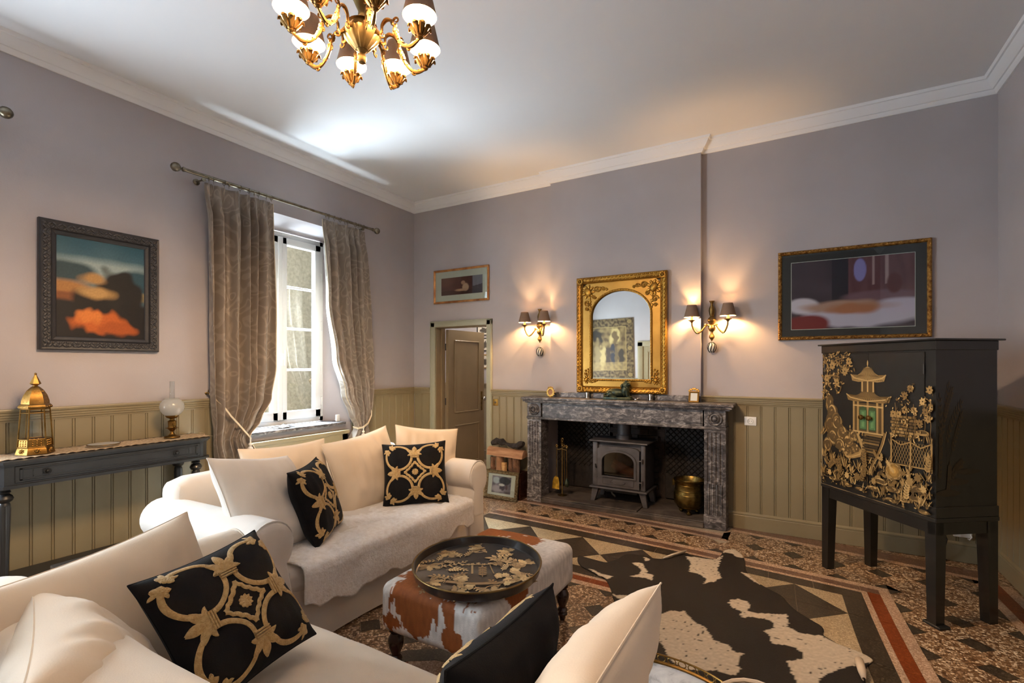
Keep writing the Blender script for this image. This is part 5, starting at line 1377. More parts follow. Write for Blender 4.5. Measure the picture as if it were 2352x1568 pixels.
def strip(m, S, pts, wd, h=.004, side=-1):
    vs = []; n = len(pts)
    for i, p in enumerate(pts):
        a, b = pts[max(0, i-1)], pts[min(n-1, i+1)]; d = Vector((b[0]-a[0], b[1]-a[1])); d = d.normalized() if d.length > 1e-9 else Vector((1, 0)); nn = Vector((-d.y, d.x))
        ww = wd[i] if isinstance(wd, (list, tuple)) else wd
        for k, o in ((-1, .0008), (-.5, h), (.5, h), (1, .0008)): vs.append(S(p[0]+nn.x*ww*k, p[1]+nn.y*ww*k, side, o))
    m.add(vs, [(i*4+k, i*4+k+1, (i+1)*4+k+1, (i+1)*4+k) for i in range(n-1) for k in range(3)])
def petal(m, S, c, ang, L, wd, bend=0.0, h=.004, n=9):
    pts = []; wds = []
    for i in range(n):
        t = i/(n-1); a = ang+bend*t
        pts.append((c[0]+L*t*math.cos(ang+bend*t*.5), c[1]+L*t*math.sin(ang+bend*t*.5))); wds.append(max(.003, wd*math.sin(PI*(.14+.80*t**1.5))))
    strip(m, S, pts, wds, h)
def embroidery(S):
    m = MB(); cc, rr = .50, .405
    for sx in (-1, 1):
        for sy in (-1, 1):
            pts = []
            for k in range(41):
                a = math.radians(60+k*(330/40)); pts.append((sx*(cc+rr*math.cos(a)), sy*(cc+rr*math.sin(a))))
            pts = [p for p in pts if max(abs(p[0]), abs(p[1])) < .965]
            strip(m, S, pts, [.034+.006*math.sin(PI*i/(len(pts)-1)) for i in range(len(pts))])
            for ang, dirn in ((60, -1), (30, 1)):   # trefoil ends with a hook
                a = math.radians(ang); ex, ey = cc+rr*math.cos(a), cc+rr*math.sin(a); ex, ey = min(ex, .88), min(ey, .88)
                base = a+dirn*PI/2
                for da, L, w_, bd in ((0, .13, .058, 0), (.85, .14, .050, .7), (-.85, .14, .050, -.7), (1.7, .15, .030, 1.2), (-1.7, .15, .030, -1.2)):
                    g = base+da; px, py = math.cos(g), math.sin(g)
                    petal(m, S, (sx*(ex-.02*math.cos(base)), sy*(ey-.02*math.sin(base))), math.atan2(sy*py, sx*px), L*.8, w_, bd*sx*sy)
    for k in range(4):
        g = k*PI/2; c, s = math.cos(g), math.sin(g)
        for d in (-.04, 0, .04): strip(m, S, [((.52+d)*c-q*s, (.52+d)*s+q*c) for q in (-.13, -.06, 0, .06, .13)], .021, .008)
        o = (.57*c, .57*s)
        for da, L, w_, bd in ((0, .32, .075, 0), (.62, .30, .060, .55), (-.62, .30, .060, -.55), (1.15, .22, .045, 1.0), (-1.15, .22, .045, -1.0)): petal(m, S, o, g+da, L, w_, bd)
    # scalloped central lozenge and flower
    for k in range(4):
        a0, a1 = k*PI/2, (k+1)*PI/2; p0 = (.345*math.cos(a0), .345*math.sin(a0)); p1 = (.345*math.cos(a1), .345*math.sin(a1)); pts = []
        nx, ny = -(p1[1]-p0[1]), (p1[0]-p0[0]); L = math.hypot(nx, ny); nx /= L; ny /= L
        for i in range(25):
            t = i/24; wv = .018*abs(math.sin(t*PI*4))-.025*math.sin(PI*t)*-1
            pts.append((p0[0]+(p1[0]-p0[0])*t+nx*wv, p0[1]+(p1[1]-p0[1])*t+ny*wv))
        strip(m, S, pts, .034)
    for k in range(10): petal(m, S, (0, 0), k*PI/5, .105, .034)
    return m
def cushion(name, label, c, n, up, w_, h_, t_, mat, pattern=False, seed=1, wr=.012, group=None):
    B = basis(n, up); t = thing(name, label, 'cushion', c, 0, group)
    t.rotation_euler = B.to_euler()
    S = S_fn(w_, h_, t_, seed, wr); N = 36
    vs = []; idx = {}
    fs = []
    for side in (-1, 1):
        o = len(vs)
        for j in range(N+1):
            for i in range(N+1):
                # denser toward the border
                u = math.sin((i/N-.5)*PI); v = math.sin((j/N-.5)*PI); vs.append(S(u, v, side))
        fs += [(o+j*(N+1)+i, o+j*(N+1)+i+1, o+(j+1)*(N+1)+i+1, o+(j+1)*(N+1)+i) for j in range(N) for i in range(N)]
    m = MB().add(vs, fs); me = m.mesh('cover', False)
    bm = bmesh.new(); bm.from_mesh(me); bmesh.ops.remove_doubles(bm, verts=bm.verts[:], dist=.0006); bmesh.ops.recalc_face_normals(bm, faces=bm.faces[:]); bm.to_mesh(me); bm.free()
    for p in me.polygons: p.use_smooth = True
    mobj('cover', me, mat, t)
    edge = [(math.sin((k/20-.5)*PI), -1) for k in range(20)]+[(1, math.sin((k/20-.5)*PI)) for k in range(20)]+[(math.sin((.5-k/20)*PI), 1) for k in range(20)]+[(-1, math.sin((.5-k/20)*PI)) for k in range(20)]
    MB().tube([S(u, v) for u, v in edge], .0028, 5, True).build('seam', mat, t)
    if pattern: embroidery(S).build('embroidery', 'gold_thread', t, angle=60, fix=False)
    return t
GC, GP = 'plain cream scatter cushions', 'black velvet cushions with gold scrollwork'
# on the window sofa
cushion('cushion', 'plain cream cushion leaning on the near arm of the window sofa', (1.80, -3.26, .715), (.80, .33, .50), (-.52, -.02, .85), .64, .58, .22, 'white_linen', seed=2, group=GC)
cushion('cushion', 'plain cream cushion against the back of the window sofa, nearest the lamp', (1.43, -2.86, .69), (.96, -.08, .27), (-.25, .03, .97), .62, .56, .20, 'cream_cushion', seed=3, wr=.02, group=GC)
cushion('cushion', 'plain cream cushion in the middle of the window sofa back', (1.60, -2.33, .70), (.95, -.06, .30), (-.26, -.10, .96), .62, .58, .20, 'cream_cushion', seed=4, wr=.024, group=GC)
cushion('cushion', 'plain cream cushion behind the black one at the far arm', (1.79, -1.86, .72), (.88, -.42, .20), (-.12, .2, .97), .56, .55, .18, 'cream_cushion', seed=5, wr=.02, group=GC)
cushion('patterned_cushion', 'black cushion with gold scrollwork facing the room on the far end of the window sofa', (1.93, -2.155, .685), (.62, -.70, .36), (-.27, .25, .93), .48, .47, .15, 'black_velvet', True, 6, .010, GP)
cushion('patterned_cushion', 'black cushion with gold scrollwork seen edge-on in the middle of the window sofa', (1.885, -3.0, .675), (.80, .52, .35), (-.32, -.22, .91), .47, .47, .17, 'black_velvet', True, 7, .010, GP)
# on the foreground sofa
cushion('cushion', 'large plain cream cushion leaning on the left arm of the foreground sofa', (2.585, -4.265, .665), (.86, .27, .43), (-.42, -.17, .88), .72, .55, .20, 'cream_cushion', seed=8, wr=.014, group=GC)
cushion('cushion', 'wrinkled cream cushion at the bottom left corner of the view', (2.90, -4.44, .655), (.25, .80, .50), (-.12, -.45, .88), .56, .50, .24, 'cream_cushion', seed=9, wr=.03, group=GC)
cushion('patterned_cushion', 'largest black cushion with gold scrollwork, tilted in the left foreground', (2.83, -4.06, .690), (.78, .11, .62), (-.60, -.15, .78), .445, .445, .16, 'black_velvet', True, 10, .010, GP)
cushion('patterned_cushion', 'black cushion seen from behind at the bottom centre of the foreground', (3.79, -3.945, .645), (-.985, .03, .12), (.12, 0, .98), .48, .46, .17, 'black_velvet', True, 11, .012, GP)
cushion('cushion', 'plain cream cushion with pointed corner at the right end of the foreground sofa', (3.985, -3.935, .69), (-.86, .0, .50), (.50, .02, .86), .56, .54, .19, 'cream_cushion', seed=12, wr=.016, group=GC)

# ------------------------------------------------------------------ cowhide ottoman
ot = thing('cowhide_ottoman', 'rectangular ottoman covered in brown and white cowhide with turned legs', 'ottoman', (2.975, -2.76, 0))
def brown(x, y, z):
    side = 1 if y < -.44 else 0
    st = .9*nz(x*8, y*8, z*3+4)+.75*nz(x*(34 if side else 16), y*(16 if side else 34), z*(5 if side else 16))+.35*nz(x*80, y*60, z*14)
    d = 9
    for cx, cy, cz, rx, ry, rz in ((-.05, -.48, .42, .22, .17, .15), (-.13, -.26, .45, .17, .20, .12), (-.17, .40, .45, .22, .14, .12), (.03, .36, .45, .14, .09, .08), (.29, -.22, .43, .07, .11, .07), (-.22, -.46, .27, .07, .09, .05), (.12, -.48, .29, .07, .08, .05)):
        d = min(d, ((x-cx)/rx)**2+((y-cy)/ry)**2+((z-cz)/rz)**2)
    return d < 1+1.15*st
bm = MB(); soft_box(bm, -.31, .31, -.49, .49, .205, .445, .05, 90, .018, .004, 2)
me = bm.mesh('cushion_top', True, 80)
BR, WH = lin('#9c5828'), lin('#e6e1dc')
def otcol(co, i):
    b = brown(co.x, co.y, co.z); k = .88+.24*nz(co.x*70, co.y*70, co.z*20); c = BR if b else WH
    return (c[0]*k, c[1]*k, c[2]*k, 1)
paint(me, otcol); mobj('padded_top', me, 'cowhide', ot)
lg = MB().lathe([(.034, .215), (.034, .195), (.026, .185), (.028, .178), (.038, .160), (.040, .14), (.034, .115), (.022, .085), (.020, .075), (.030, .066), (.032, .058), (.022, .05), (.030, .042), (.031, .034), (.021, .027), (.018, .012), (.014, 0)], 18).mesh('leg')
for sx in (-1, 1):
    for sy in (-1, 1): mobj('leg', lg, 'dark_wood', ot, (sx*.255, sy*.425, 0))

# ------------------------------------------------------------------ gilded drawing helpers (flat painted decoration)
class Draw:
    def __init__(s, place): s.v = []; s.f = []; s.c = []; s.place = place; s.lay = 0
    def poly(s, pts, c):
        o = len(s.v); n = len(pts); s.lay += .000012
        cx = sum(p[0] for p in pts)/n; cy = sum(p[1] for p in pts)/n
        col_ = lin(c) if isinstance(c, str) else c
        s.v.append(s.place(cx, cy, s.lay)); s.c.append(tuple(min(1, q*1.12) for q in col_[:3])+(1,))
        for p in pts:
            s.v.append(s.place(p[0], p[1], s.lay)); k = .9+.2*random.random(); s.c.append((col_[0]*k, col_[1]*k, col_[2]*k, 1))
        s.f += [(o, o+1+i, o+1+(i+1) % n) for i in range(n)]
    def line(s, pts, w_, c):
        n = len(pts); L, R = [], []
        for i, p in enumerate(pts):
            a, b = pts[max(0, i-1)], pts[min(n-1, i+1)]; dx, dy = b[0]-a[0], b[1]-a[1]; d = math.hypot(dx, dy) or 1
            ww = w_[i] if isinstance(w_, (list, tuple)) else w_
            L.append((p[0]-dy/d*ww, p[1]+dx/d*ww)); R.append((p[0]+dy/d*ww, p[1]-dx/d*ww))
        o = len(s.v); s.lay += .000012; col_ = lin(c)
        for a, b in zip(L, R):
            for q in (a, b): s.v.append(s.place(q[0], q[1], s.lay)); k = .88+.24*random.random(); s.c.append((col_[0]*k, col_[1]*k, col_[2]*k, 1))
        s.f += [(o+2*i, o+2*i+1, o+2*i+3, o+2*i+2) for i in range(n-1)]
    def leaf(s, x, y, a, L, w_, c, teeth=0):
        pts = []; n = 9
        for sd in (1, -1):
            r = range(n) if sd > 0 else range(n-2, 0, -1)
            for i in r:
                t = i/(n-1); ww = w_*math.sin(PI*t)**.8*sd*(1+(.25*(-1)**i if teeth else 0))
                pts.append((x+L*t*math.cos(a)-ww*math.sin(a), y+L*t*math.sin(a)+ww*math.cos(a)))
        s.poly(pts, c)
    def blob(s, x, y, rx, ry, c, rough=.25, n=12, seed=None):
        r = random.Random(seed if seed is not None else random.random())
        s.poly([(x+rx*(1+r.uniform(-rough, rough))*math.cos(2*PI*k/n), y+ry*(1+r.uniform(-rough, rough))*math.sin(2*PI*k/n)) for k in range(n)], c)
    def flower(s, x, y, r, c, n=6):
        for k in range(n): s.leaf(x, y, 2*PI*k/n+random.uniform(-.15, .15), r, r*.28, c)
    def branch(s, x, y, a, L, c, curl=.6, leaves=7, ls=.03, w_=.003):
        pts = []; px, py = x, y
        for k in range(leaves*2+1):
            pts.append((px, py)); px += L/(leaves*2)*math.cos(a); py += L/(leaves*2)*math.sin(a); a += curl/(leaves*2)
            if k % 2: s.leaf(px, py, a+.9, ls, ls*.22, c); s.leaf(px, py, a-.9, ls, ls*.22, c)
        s.line(pts, w_, c); s.leaf(px, py, a, ls, ls*.22, c)
    def build(s, name, m, parent):
        me = bpy.data.meshes.new(name); me.from_pydata(s.v, [], s.f); me.update()
        ca = me.color_attributes.new('paint', 'FLOAT_COLOR', 'POINT')
        for i, c in enumerate(s.c): ca.data[i].color = c
        return mobj(name, me, m, parent)
# ------------------------------------------------------------------ lacquer tray on the ottoman
ty = thing('lacquer_tray', 'oval dark lacquer tray with gold leaf painting on the ottoman', 'tray', (3.035, -2.935, .4665), math.radians(30.4))
el = Matrix.Diagonal((.322, .358, 1, 1)).to_4x4()
MB().lathe([(.90, 0), (.955, .002), (.975, .010), (.99, .040), (1.0, .046), (.995, .050), (.972, .048), (.955, .012), (.93, .007), (.001, .006)], 64, el, cap=False).lathe([(.9, 0), (.001, 0)], 64, el, cap=False).build('tray_body', 'tray_lacquer' if False else 'chest_black', ty)
MB().tube([(.322*.997*math.cos(2*PI*k/64), .358*.997*math.sin(2*PI*k/64), .0485) for k in range(64)], .0042, 7, True).build('rim', 'old_brass', ty)
random.seed(11)
D = Draw(lambda x, y, l: (x, y, .0075+l))
G1, G2, G3 = '#a98d63', '#8f7450', '#c4a878'
for k in range(9):   # big scrolling leaves around the border
    a = 2*PI*k/9+.2; x, y = .255*math.cos(a), .285*math.sin(a)
    for j in range(4): D.leaf(x, y, a+PI/2+.8*(j-1.5), .075, .018, (G1, G2, G3)[j % 3], 1)
    pts = [(x+.05*math.cos(a+2+.35*i)*(1-.05*i)+.03*math.cos(a+PI), y+.05*math.sin(a+2+.35*i)*(1-.05*i)+.03*math.sin(a+PI)) for i in range(12)]
    D.line(pts, .003, G1); D.leaf(x, y, a+PI+.5, .09, .012, G2, 1)
D.line([(-.03, .04), (-.022, -.06)], .005, G1); D.line([(-.09, .045), (.02, .05), (.10, .06)], .0035, G1)
for x in (-.08, -.05, -.03, .0, .03, .06, .09): D.flower(x, .055+random.uniform(-.01, .01), .014, G1, 5)
D.line([(.06, .05), (.07, 0), (.085, -.06)], .003, G2)
for x, y, r in ((.11, -.09, .03), (.14, -.08, .025), (-.06, -.12, .035), (-.09, -.11, .03), (.19, -.02, .035), (.2, .04, .04), (.16, -.14, .035), (-.02, -.2, .03)):
    D.blob(x, y, r*.7, r, G1, .35); D.flower(x, y+.01, r*.8, G3, 6)
D.branch(.03, -.10, PI/2, .10, G2, .1, 5, .028, .002); D.branch(-.12, -.13, 2.3, .09, G1, .8, 4, .03, .002); D.branch(-.12, -.13, 1.3, .08, G2, -.8, 4, .026, .002)
D.line([(-.14, -.15), (-.02, -.175), (.12, -.165), (.2, -.12)], .012, G2)
D.branch(.2, .05, 2.1, .14, G1, .9, 5, .05, .004); D.branch(-.2, .02, .2, .13, G1, .5, 5, .022, .003)
for k in range(26):
    a = random.uniform(0, 2*PI); rr = random.uniform(.35, .88); D.branch(.29*rr*math.cos(a), .32*rr*math.sin(a), random.uniform(0, 6.28), random.uniform(.04, .08), (G1, G2, G3)[k % 3], random.uniform(-1, 1), 4, .022, .0018)
D.build('gold_painting', 'gilt_painting', ty)

# ------------------------------------------------------------------ cowhide rug (outline and patches measured on the floor)
F_, HY_, YAW = 1124.0, 839.3, math.radians(30.373)
def on_floor(u, v):
    px, py = 1300+u/2.2357, 1180+v/2.2357; t = 1.5*F_/(py-HY_); a = (px-1176)/F_
    c, s = math.cos(YAW), math.sin(YAW)
    return (CAM[0]+t*(c*a-s), CAM[1]+t*(s*a+c))
rug_out = [on_floor(*p) for p in [(58, 215), (100, 226), (180, 248), (215, 255), (265, 238), (300, 214), (340, 210), (385, 216), (430, 228), (480, 236), (520, 232), (620, 200), (632, 216), (690, 230), (760, 240), (792, 224), (806, 196), (830, 184), (870, 186), (905, 210), (920, 245), (921, 300), (960, 335), (995, 365), (1050, 395), (1110, 425), (1145, 470), (1185, 505), (1250, 545), (1330, 590), (1312, 628), (1370, 662), (1440, 690), (1500, 710), (1585, 755), (1560, 770), (1535, 800), (1540, 900)]]
rug_out += [(4.62, -2.95), (4.5, -3.25), (4.2, -3.18), (4.0, -3.0), (3.82, -2.80)]+[on_floor(*p) for p in [(320, 520), (282, 480), (240, 445), (235, 400), (205, 335), (160, 316), (130, 300), (60, 262)]]
patches = [[on_floor(*p) for p in q] for q in (
    [(618, 222), (700, 226), (760, 240), (806, 216), (790, 255), (775, 285), (800, 330), (770, 350), (708, 362), (720, 335), (690, 318), (640, 305), (630, 285), (645, 262)],
    [(800, 205), (818, 178), (870, 178), (915, 205), (918, 232), (880, 226), (850, 206), (815, 202)],
    [(345, 255), (388, 255), (412, 290), (415, 310), (448, 318), (442, 347), (400, 332), (328, 325), (380, 312), (385, 290), (358, 268)],
    [(398, 226), (432, 236), (426, 247), (404, 245)], [(118, 286), (190, 312), (238, 325), (205, 334), (188, 327), (130, 300)], [(238, 418), (300, 424), (348, 440), (336, 454), (270, 441)],
    [(896, 303), (940, 315), (990, 348), (1000, 372), (960, 347)],
    [(838, 450), (880, 438), (930, 458), (947, 480), (930, 505), (980, 515), (1060, 520), (1135, 518), (1142, 560), (1135, 582), (1180, 610), (1250, 624), (1300, 630), (1380, 660), (1520, 700), (1610, 750), (1580, 775), (1500, 772), (1480, 790), (1400, 806), (1340, 830), (1308, 850), (1300, 900), (1190, 890), (1140, 770), (1170, 755), (1216, 745), (1210, 720), (1180, 695), (1130, 680), (1060, 670), (1045, 655), (1040, 625), (1008, 605), (1060, 595), (1072, 570), (1020, 545), (960, 535), (896, 536), (905, 510), (850, 485), (833, 465)],
    [(480, 520), (535, 503), (612, 504), (640, 540), (660, 560), (720, 590), (750, 640), (790, 667), (830, 680), (870, 720), (917, 725), (885, 745), (880, 790), (902, 805), (860, 832), (780, 815), (690, 810), (600, 800), (540, 760), (470, 640)])]
def smooth_loop(P_, it=2):
    for _ in range(it):
        Q = []
        for i in range(len(P_)):
            a, b = P_[i], P_[(i+1) % len(P_)]; Q += [(a[0]*.75+b[0]*.25, a[1]*.75+b[1]*.25), (a[0]*.25+b[0]*.75, a[1]*.25+b[1]*.75)]
        P_ = Q
    return P_
rug_s = smooth_loop(rug_out, 2)
ox_, oy_ = 3.75, -2.05
g = .009; xs0, xs1 = min(p[0] for p in rug_s), max(p[0] for p in rug_s); ys0, ys1 = min(p[1] for p in rug_s), max(p[1] for p in rug_s)
nx_, ny_ = int((xs1-xs0)/g)+2, int((ys1-ys0)/g)+2
inside = {}
for j in range(ny_):
    for i in range(nx_): inside[(i, j)] = inpoly(xs0+i*g, ys0+j*g, rug_s)
cells = [(i, j) for j in range(ny_-1) for i in range(nx_-1) if inside[(i, j)] or inside[(i+1, j)] or inside[(i, j+1)] or inside[(i+1, j+1)]]
vid = {}; vs = []; fs = []
def snap(x, y):   # pull grid points outside the outline back onto it
    if inpoly(x, y, rug_s): return x, y
    best = None
    for i in range(len(rug_s)):
        ax, ay = rug_s[i]; bx, by = rug_s[(i+1) % len(rug_s)]; dx, dy = bx-ax, by-ay; L = dx*dx+dy*dy
        t = max(0, min(1, ((x-ax)*dx+(y-ay)*dy)/L)) if L else 0; qx, qy = ax+dx*t, ay+dy*t; d = (qx-x)**2+(qy-y)**2
        if best is None or d < best[0]: best = (d, qx, qy)
    return best[1], best[2]
for c in cells:
    q = []
    for di, dj in ((0, 0), (1, 0), (1, 1), (0, 1)):
        k = (c[0]+di, c[1]+dj)
        if k not in vid:
            x, y = xs0+k[0]*g, ys0+k[1]*g
            if not inside[k]: x, y = snap(x, y)
            vid[k] = len(vs); vs.append((x-ox_, y-oy_, .007+.004*max(0, nz(x*2.3, y*2.3))))
        q.append(vid[k])
    fs.append(q)
me = bpy.data.meshes.new('hide'); me.from_pydata(vs, [], fs); me.update()
for p in me.polygons: p.use_smooth = True
BK, IV = lin('#1d1715'), lin('#c9bba6')
def hide(co, i):
    x, y = co.x+ox_, co.y+oy_
    jx, jy = .012*nz(x*16, y*16, 3)+.008*nz(x*40, y*40), .012*nz(x*16, y*16, 9)+.008*nz(x*40, y*40, 4)
    w_ = any(inpoly(x+jx, y+jy, q) for q in patches)
    if w_ and nz(x*55, y*55, 8) > .52: w_ = False
    k = .88+.24*nz(x*60, y*60); c = IV if w_ else BK
    return (c[0]*k, c[1]*k, c[2]*k, 1)
paint(me, hide)
rg = thing('cowhide_rug', 'black and white cowhide rug on the terrazzo between ottoman and cabinet', 'rug', (ox_, oy_, 0))
o = mobj('hide', me, 'cowhide', rg); md = o.modifiers.new('thick', 'SOLIDIFY'); md.thickness = .005
def curl(p0, p1, r, name='curled_edge'):
    a, b = Vector((*p0, 0)), Vector((*p1, 0)); d = (b-a).normalized(); s = Vector((-d.y, d.x, 0)); vs = []; n = 14
    for q, rr in ((a, r*.5), (a.lerp(b, .35), r), (b, r*1.1)):
        for k in range(n): t = PI*1.45*k/(n-1)-PI/2; vs.append(q+s*(rr*math.cos(t))+Vector((0, 0, .012+rr+rr*math.sin(t)))-Vector((ox_, oy_, 0)))
    m = MB().add(vs, [(j*n+k, j*n+k+1, (j+1)*n+k+1, (j+1)*n+k) for j in range(2) for k in range(n-1)])
    o = m.build(name, 'leather_hide_back', rg, fix=False); o.modifiers.new('thick', 'SOLIDIFY').thickness = .003
curl(on_floor(500, 238), on_floor(618, 205), .010); curl(on_floor(1530, 870), on_floor(1505, 785), .018)

# ------------------------------------------------------------------ marble side table with brass gallery
mt = thing('side_table', 'small oval marble-topped side table with brass gallery at the bottom edge', 'table', (4.10, -3.43, 0), .2)
RX_, RY_ = .17, .15
oe = lambda k_, f=1: [(RX_*f*math.cos(2*PI*k/k_), RY_*f*math.sin(2*PI*k/k_)) for k in range(k_)]
mt.location = (4.06, -3.482, 0); mt.rotation_euler = (0, 0, 0)
RX_, RY_ = .24, .15
MB().prism(oe(40), .49, .512).build('marble_top', 'white_marble', mt)
m = MB().tube([(x, y, .515) for x, y in oe(48, 1.01)], .006, 7, True)
for k in range(46):
    a = 2*PI*k/46; cx, cy = RX_*1.01*math.cos(a), RY_*1.01*math.sin(a); tx, ty_ = -RX_*math.sin(a), RY_*math.cos(a); d = math.hypot(tx, ty_); tx /= d; ty_ /= d
    m.tube([(cx+tx*.013*math.cos(j*PI/5), cy+ty_*.013*math.cos(j*PI/5), .530+.010*math.sin(j*PI/5)) for j in range(10)], .0018, 4, True)
m.tube([(x, y, .541) for x, y in oe(48, 1.01)], .003, 6, True).build('brass_gallery', 'brass', mt)
m = MB().tube([(x, y, .48) for x, y in oe(48, .97)], .012, 8, True)
m.build('apron', 'brass', mt)
for sx, sy in ((-1, -1), (1, -1), (-1, 1), (1, 1)):
    MB().tube([(sx*.16, sy*.09, .485), (sx*.165, sy*.092, .3), (sx*.15, sy*.085, .12), (sx*.175, sy*.095, .0)], [.011, .009, .008, .010], 8).build('leg', 'brass', mt)

# ------------------------------------------------------------------ black lacquer chest in the sofa corner
ch = thing('lacquer_chest', 'low black lacquer chest painted with a bird, in the corner behind the sofas', 'chest', (1.62, -3.855, 0))
MB().rbox(-.36, .36, -.20, .195, .495, .520, .006, 2).rbox(-.345, .345, -.185, .18, .475, .497, .004, 1).build('top', 'chest_black', ch)
MB().box(-.33, .33, -.165, .16, .06, .475).build('carcass', 'chest_black', ch, smooth=False)
m = MB().rbox(-.345, .345, -.18, .175, .440, .475, .012, 3); m.build('cornice', 'chest_black', ch)
for sx in (-1, 1):
    for sy in (-1, 1): MB().rbox(sx*.335-.02, sx*.335+.02, (-.17 if sy < 0 else .165)-.02, (-.17 if sy < 0 else .165)+.015, 0, .475, .006, 2).build('corner_post', 'chest_black', ch)
for k in range(2):
    dw = MB().rbox(-.31+.31*k+.006, .31*k-.006, -.174, -.166, .27, .43, .003, 1).build('drawer', 'chest_black', ch); MB().lathe([(.006, 0), (.006, .01), (.012, .016), (.006, .022)], 10, T(-.155+.31*k, -.174, .35) @ RX(PI/2)).build('knob', 'old_brass', dw)
random.seed(5)
D = Draw(lambda x, y, l: (x, y, .5205+l))
PG = '#8d8078'
D.leaf(-.17, .06, .35, .14, .014, '#a79a90'); D.leaf(-.08, .085, -.1, .16, .005, PG); D.line([(-.26, -.03), (-.18, .02), (-.10, .07), (-.02, .10), (.06, .13)], .003, PG); D.line([(-.10, .07), (-.12, .12), (-.16, .15)], .002, PG)
for x, y in ((-.27, -.05), (-.25, -.03), (-.29, -.02), (-.23, -.06), (.07, .14), (.10, .12), (.04, .15), (-.17, .155)): D.leaf(x, y, random.uniform(0, 6), .05, .012, PG)
D.line([(-.33, -.17), (.33, -.17)], .0015, '#4d4038'); D.line([(-.33, .165), (.33, .165)], .0015, '#4d4038')
D.build('painted_bird', 'gilt_painting', ch)

# ------------------------------------------------------------------ chinoiserie cabinet on stand
FLp, FRp = Vector((4.585, -.656, 0)), Vector((5.111, -1.35, 0)); fd = (FRp-FLp); CW = fd.length; fd.normalize(); bd = Vector((-fd.y, fd.x, 0))
CD = .405
cab = thing('chinoiserie_cabinet', 'tall black lacquer cabinet on stand painted with a gold pagoda garden', 'cabinet', FLp, math.atan2(fd.y, fd.x))
# local: x along the front (0..CW), y toward the back (0..CD)
Lg = .068
for x0 in (0, CW-Lg):
    for y0 in (0, CD-Lg):
        ix = 1 if x0 == 0 else -1; iy = 1 if y0 == 0 else -1
        ax0, ax1, ay0, ay1 = x0, x0+Lg, y0, y0+Lg; tp_ = .014
        bx0, bx1 = (ax0, ax1-tp_) if ix > 0 else (ax0+tp_, ax1); by0, by1 = (ay0, ay1-tp_) if iy > 0 else (ay0+tp_, ay1)
        MB().add([(bx0, by0, 0), (bx1, by0, 0), (bx1, by1, 0), (bx0, by1, 0), (ax0, ay0, .60), (ax1, ay0, .60), (ax1, ay1, .60), (ax0, ay1, .60)], [(0, 3, 2, 1), (4, 5, 6, 7), (0, 1, 5, 4), (1, 2, 6, 5), (2, 3, 7, 6), (3, 0, 4, 7)]).build('leg', 'black_lacquer', cab, smooth=False)
MB().box(0, CW, .004, .05, .53, .622).box(0, CW, CD-.05, CD-.004, .53, .622).box(.004, .05, 0, CD, .53, .622).box(CW-.05, CW-.004, 0, CD, .53, .622).rbox(-.006, CW+.006, -.006, CD+.006, .60, .626, .004, 1).build('stand_frame', 'black_lacquer', cab, smooth=False)
MB().rbox(-.004, CW+.004, -.004, CD+.004, .626, .688, .003, 1).build('plinth', 'black_lacquer', cab)
MB().box(.003, CW-.003, .004, CD-.003, .688, 1.592).build('carcass', 'black_lacquer', cab, smooth=False)
MB().rbox(-.003, CW+.003, -.003, CD+.003, 1.590, 1.645, .003, 1).build('frieze', 'black_lacquer', cab)
MB().rbox(-.02, CW+.02, -.02, CD+.03, 1.645, 1.656, .003, 1).build('top', 'black_lacquer', cab)
s0, sm_, s1 = .042*CW, .475*CW, .925*CW
for k, (a, b) in enumerate(((s0, sm_), (sm_, s1))):
    dr_ = MB().rbox(a+.0015, b-.0015, -.004, .006, .700, 1.582, .002, 1).build('door', 'black_lacquer', cab)
    kx = (b-.030 if k == 0 else a+.030)
    MB().lathe([(.006, 0), (.006, .012), (.015, .018), (.018, .026), (.014, .034), (.004, .037)], 14, T(kx, -.004, 1.155) @ RX(PI/2)).build('knob', 'brass', dr_)
    for z in (.80, 1.48): MB().tube([((a+.002 if k == 0 else b-.002), -.006, z-.03), ((a+.002 if k == 0 else b-.002), -.006, z+.03)], .004, 6).build('hinge', 'black_plastic', dr_)
random.seed(21)
D = Draw(lambda x, y, l: (min(max(x, .006), .992)*CW, -.0046-l, .63+max(.004, y)))   # x in 0..1 across the front, y in metres above .63
C1, C2, C3, C4, C5 = '#6e5834', '#8a7146', '#4d3d24', '#a88d5c', '#352a18'
PAL = (C1, C2, C3, C1, C4)
def crag(x, y, rx, ry, sd):
    r = random.Random(sd); n = 18
    out = [(x+rx*math.cos(2*PI*k/n)*r.uniform(.72, 1.08), y+ry*math.sin(2*PI*k/n)*r.uniform(.72, 1.08)) for k in range(n)]
    D.poly(out, C3)
    for j in range(7):
        a0 = r.uniform(0, 6.28); q = r.uniform(.2, .85)
        D.line([(x+rx*q*math.cos(a0+.22*i), y+ry*q*math.sin(a0+.22*i)) for i in range(8)], [.0012+.004*math.sin(PI*i/7) for i in range(8)], (C1, C2, C4)[j % 3])
def cl_(v): return max(.02, min(.955, v))
def clump(x, y, r, n, c=None, L=.03):
    for k in range(n):
        a = random.uniform(0, 2*PI); q = r*math.sqrt(random.random())
        D.leaf(x+q*math.cos(a), y+q*math.sin(a), random.uniform(0, 6.28), random.uniform(.5, 1)*L, L*.16, c or random.choice(PAL))
def reeds(x, y, n, L, c=None):
    for k in range(n):
        a = PI/2+random.uniform(-.8, .8); D.leaf(x+random.uniform(-.02, .02), y, a, L*random.uniform(.6, 1), L*.06, c or random.choice(PAL))
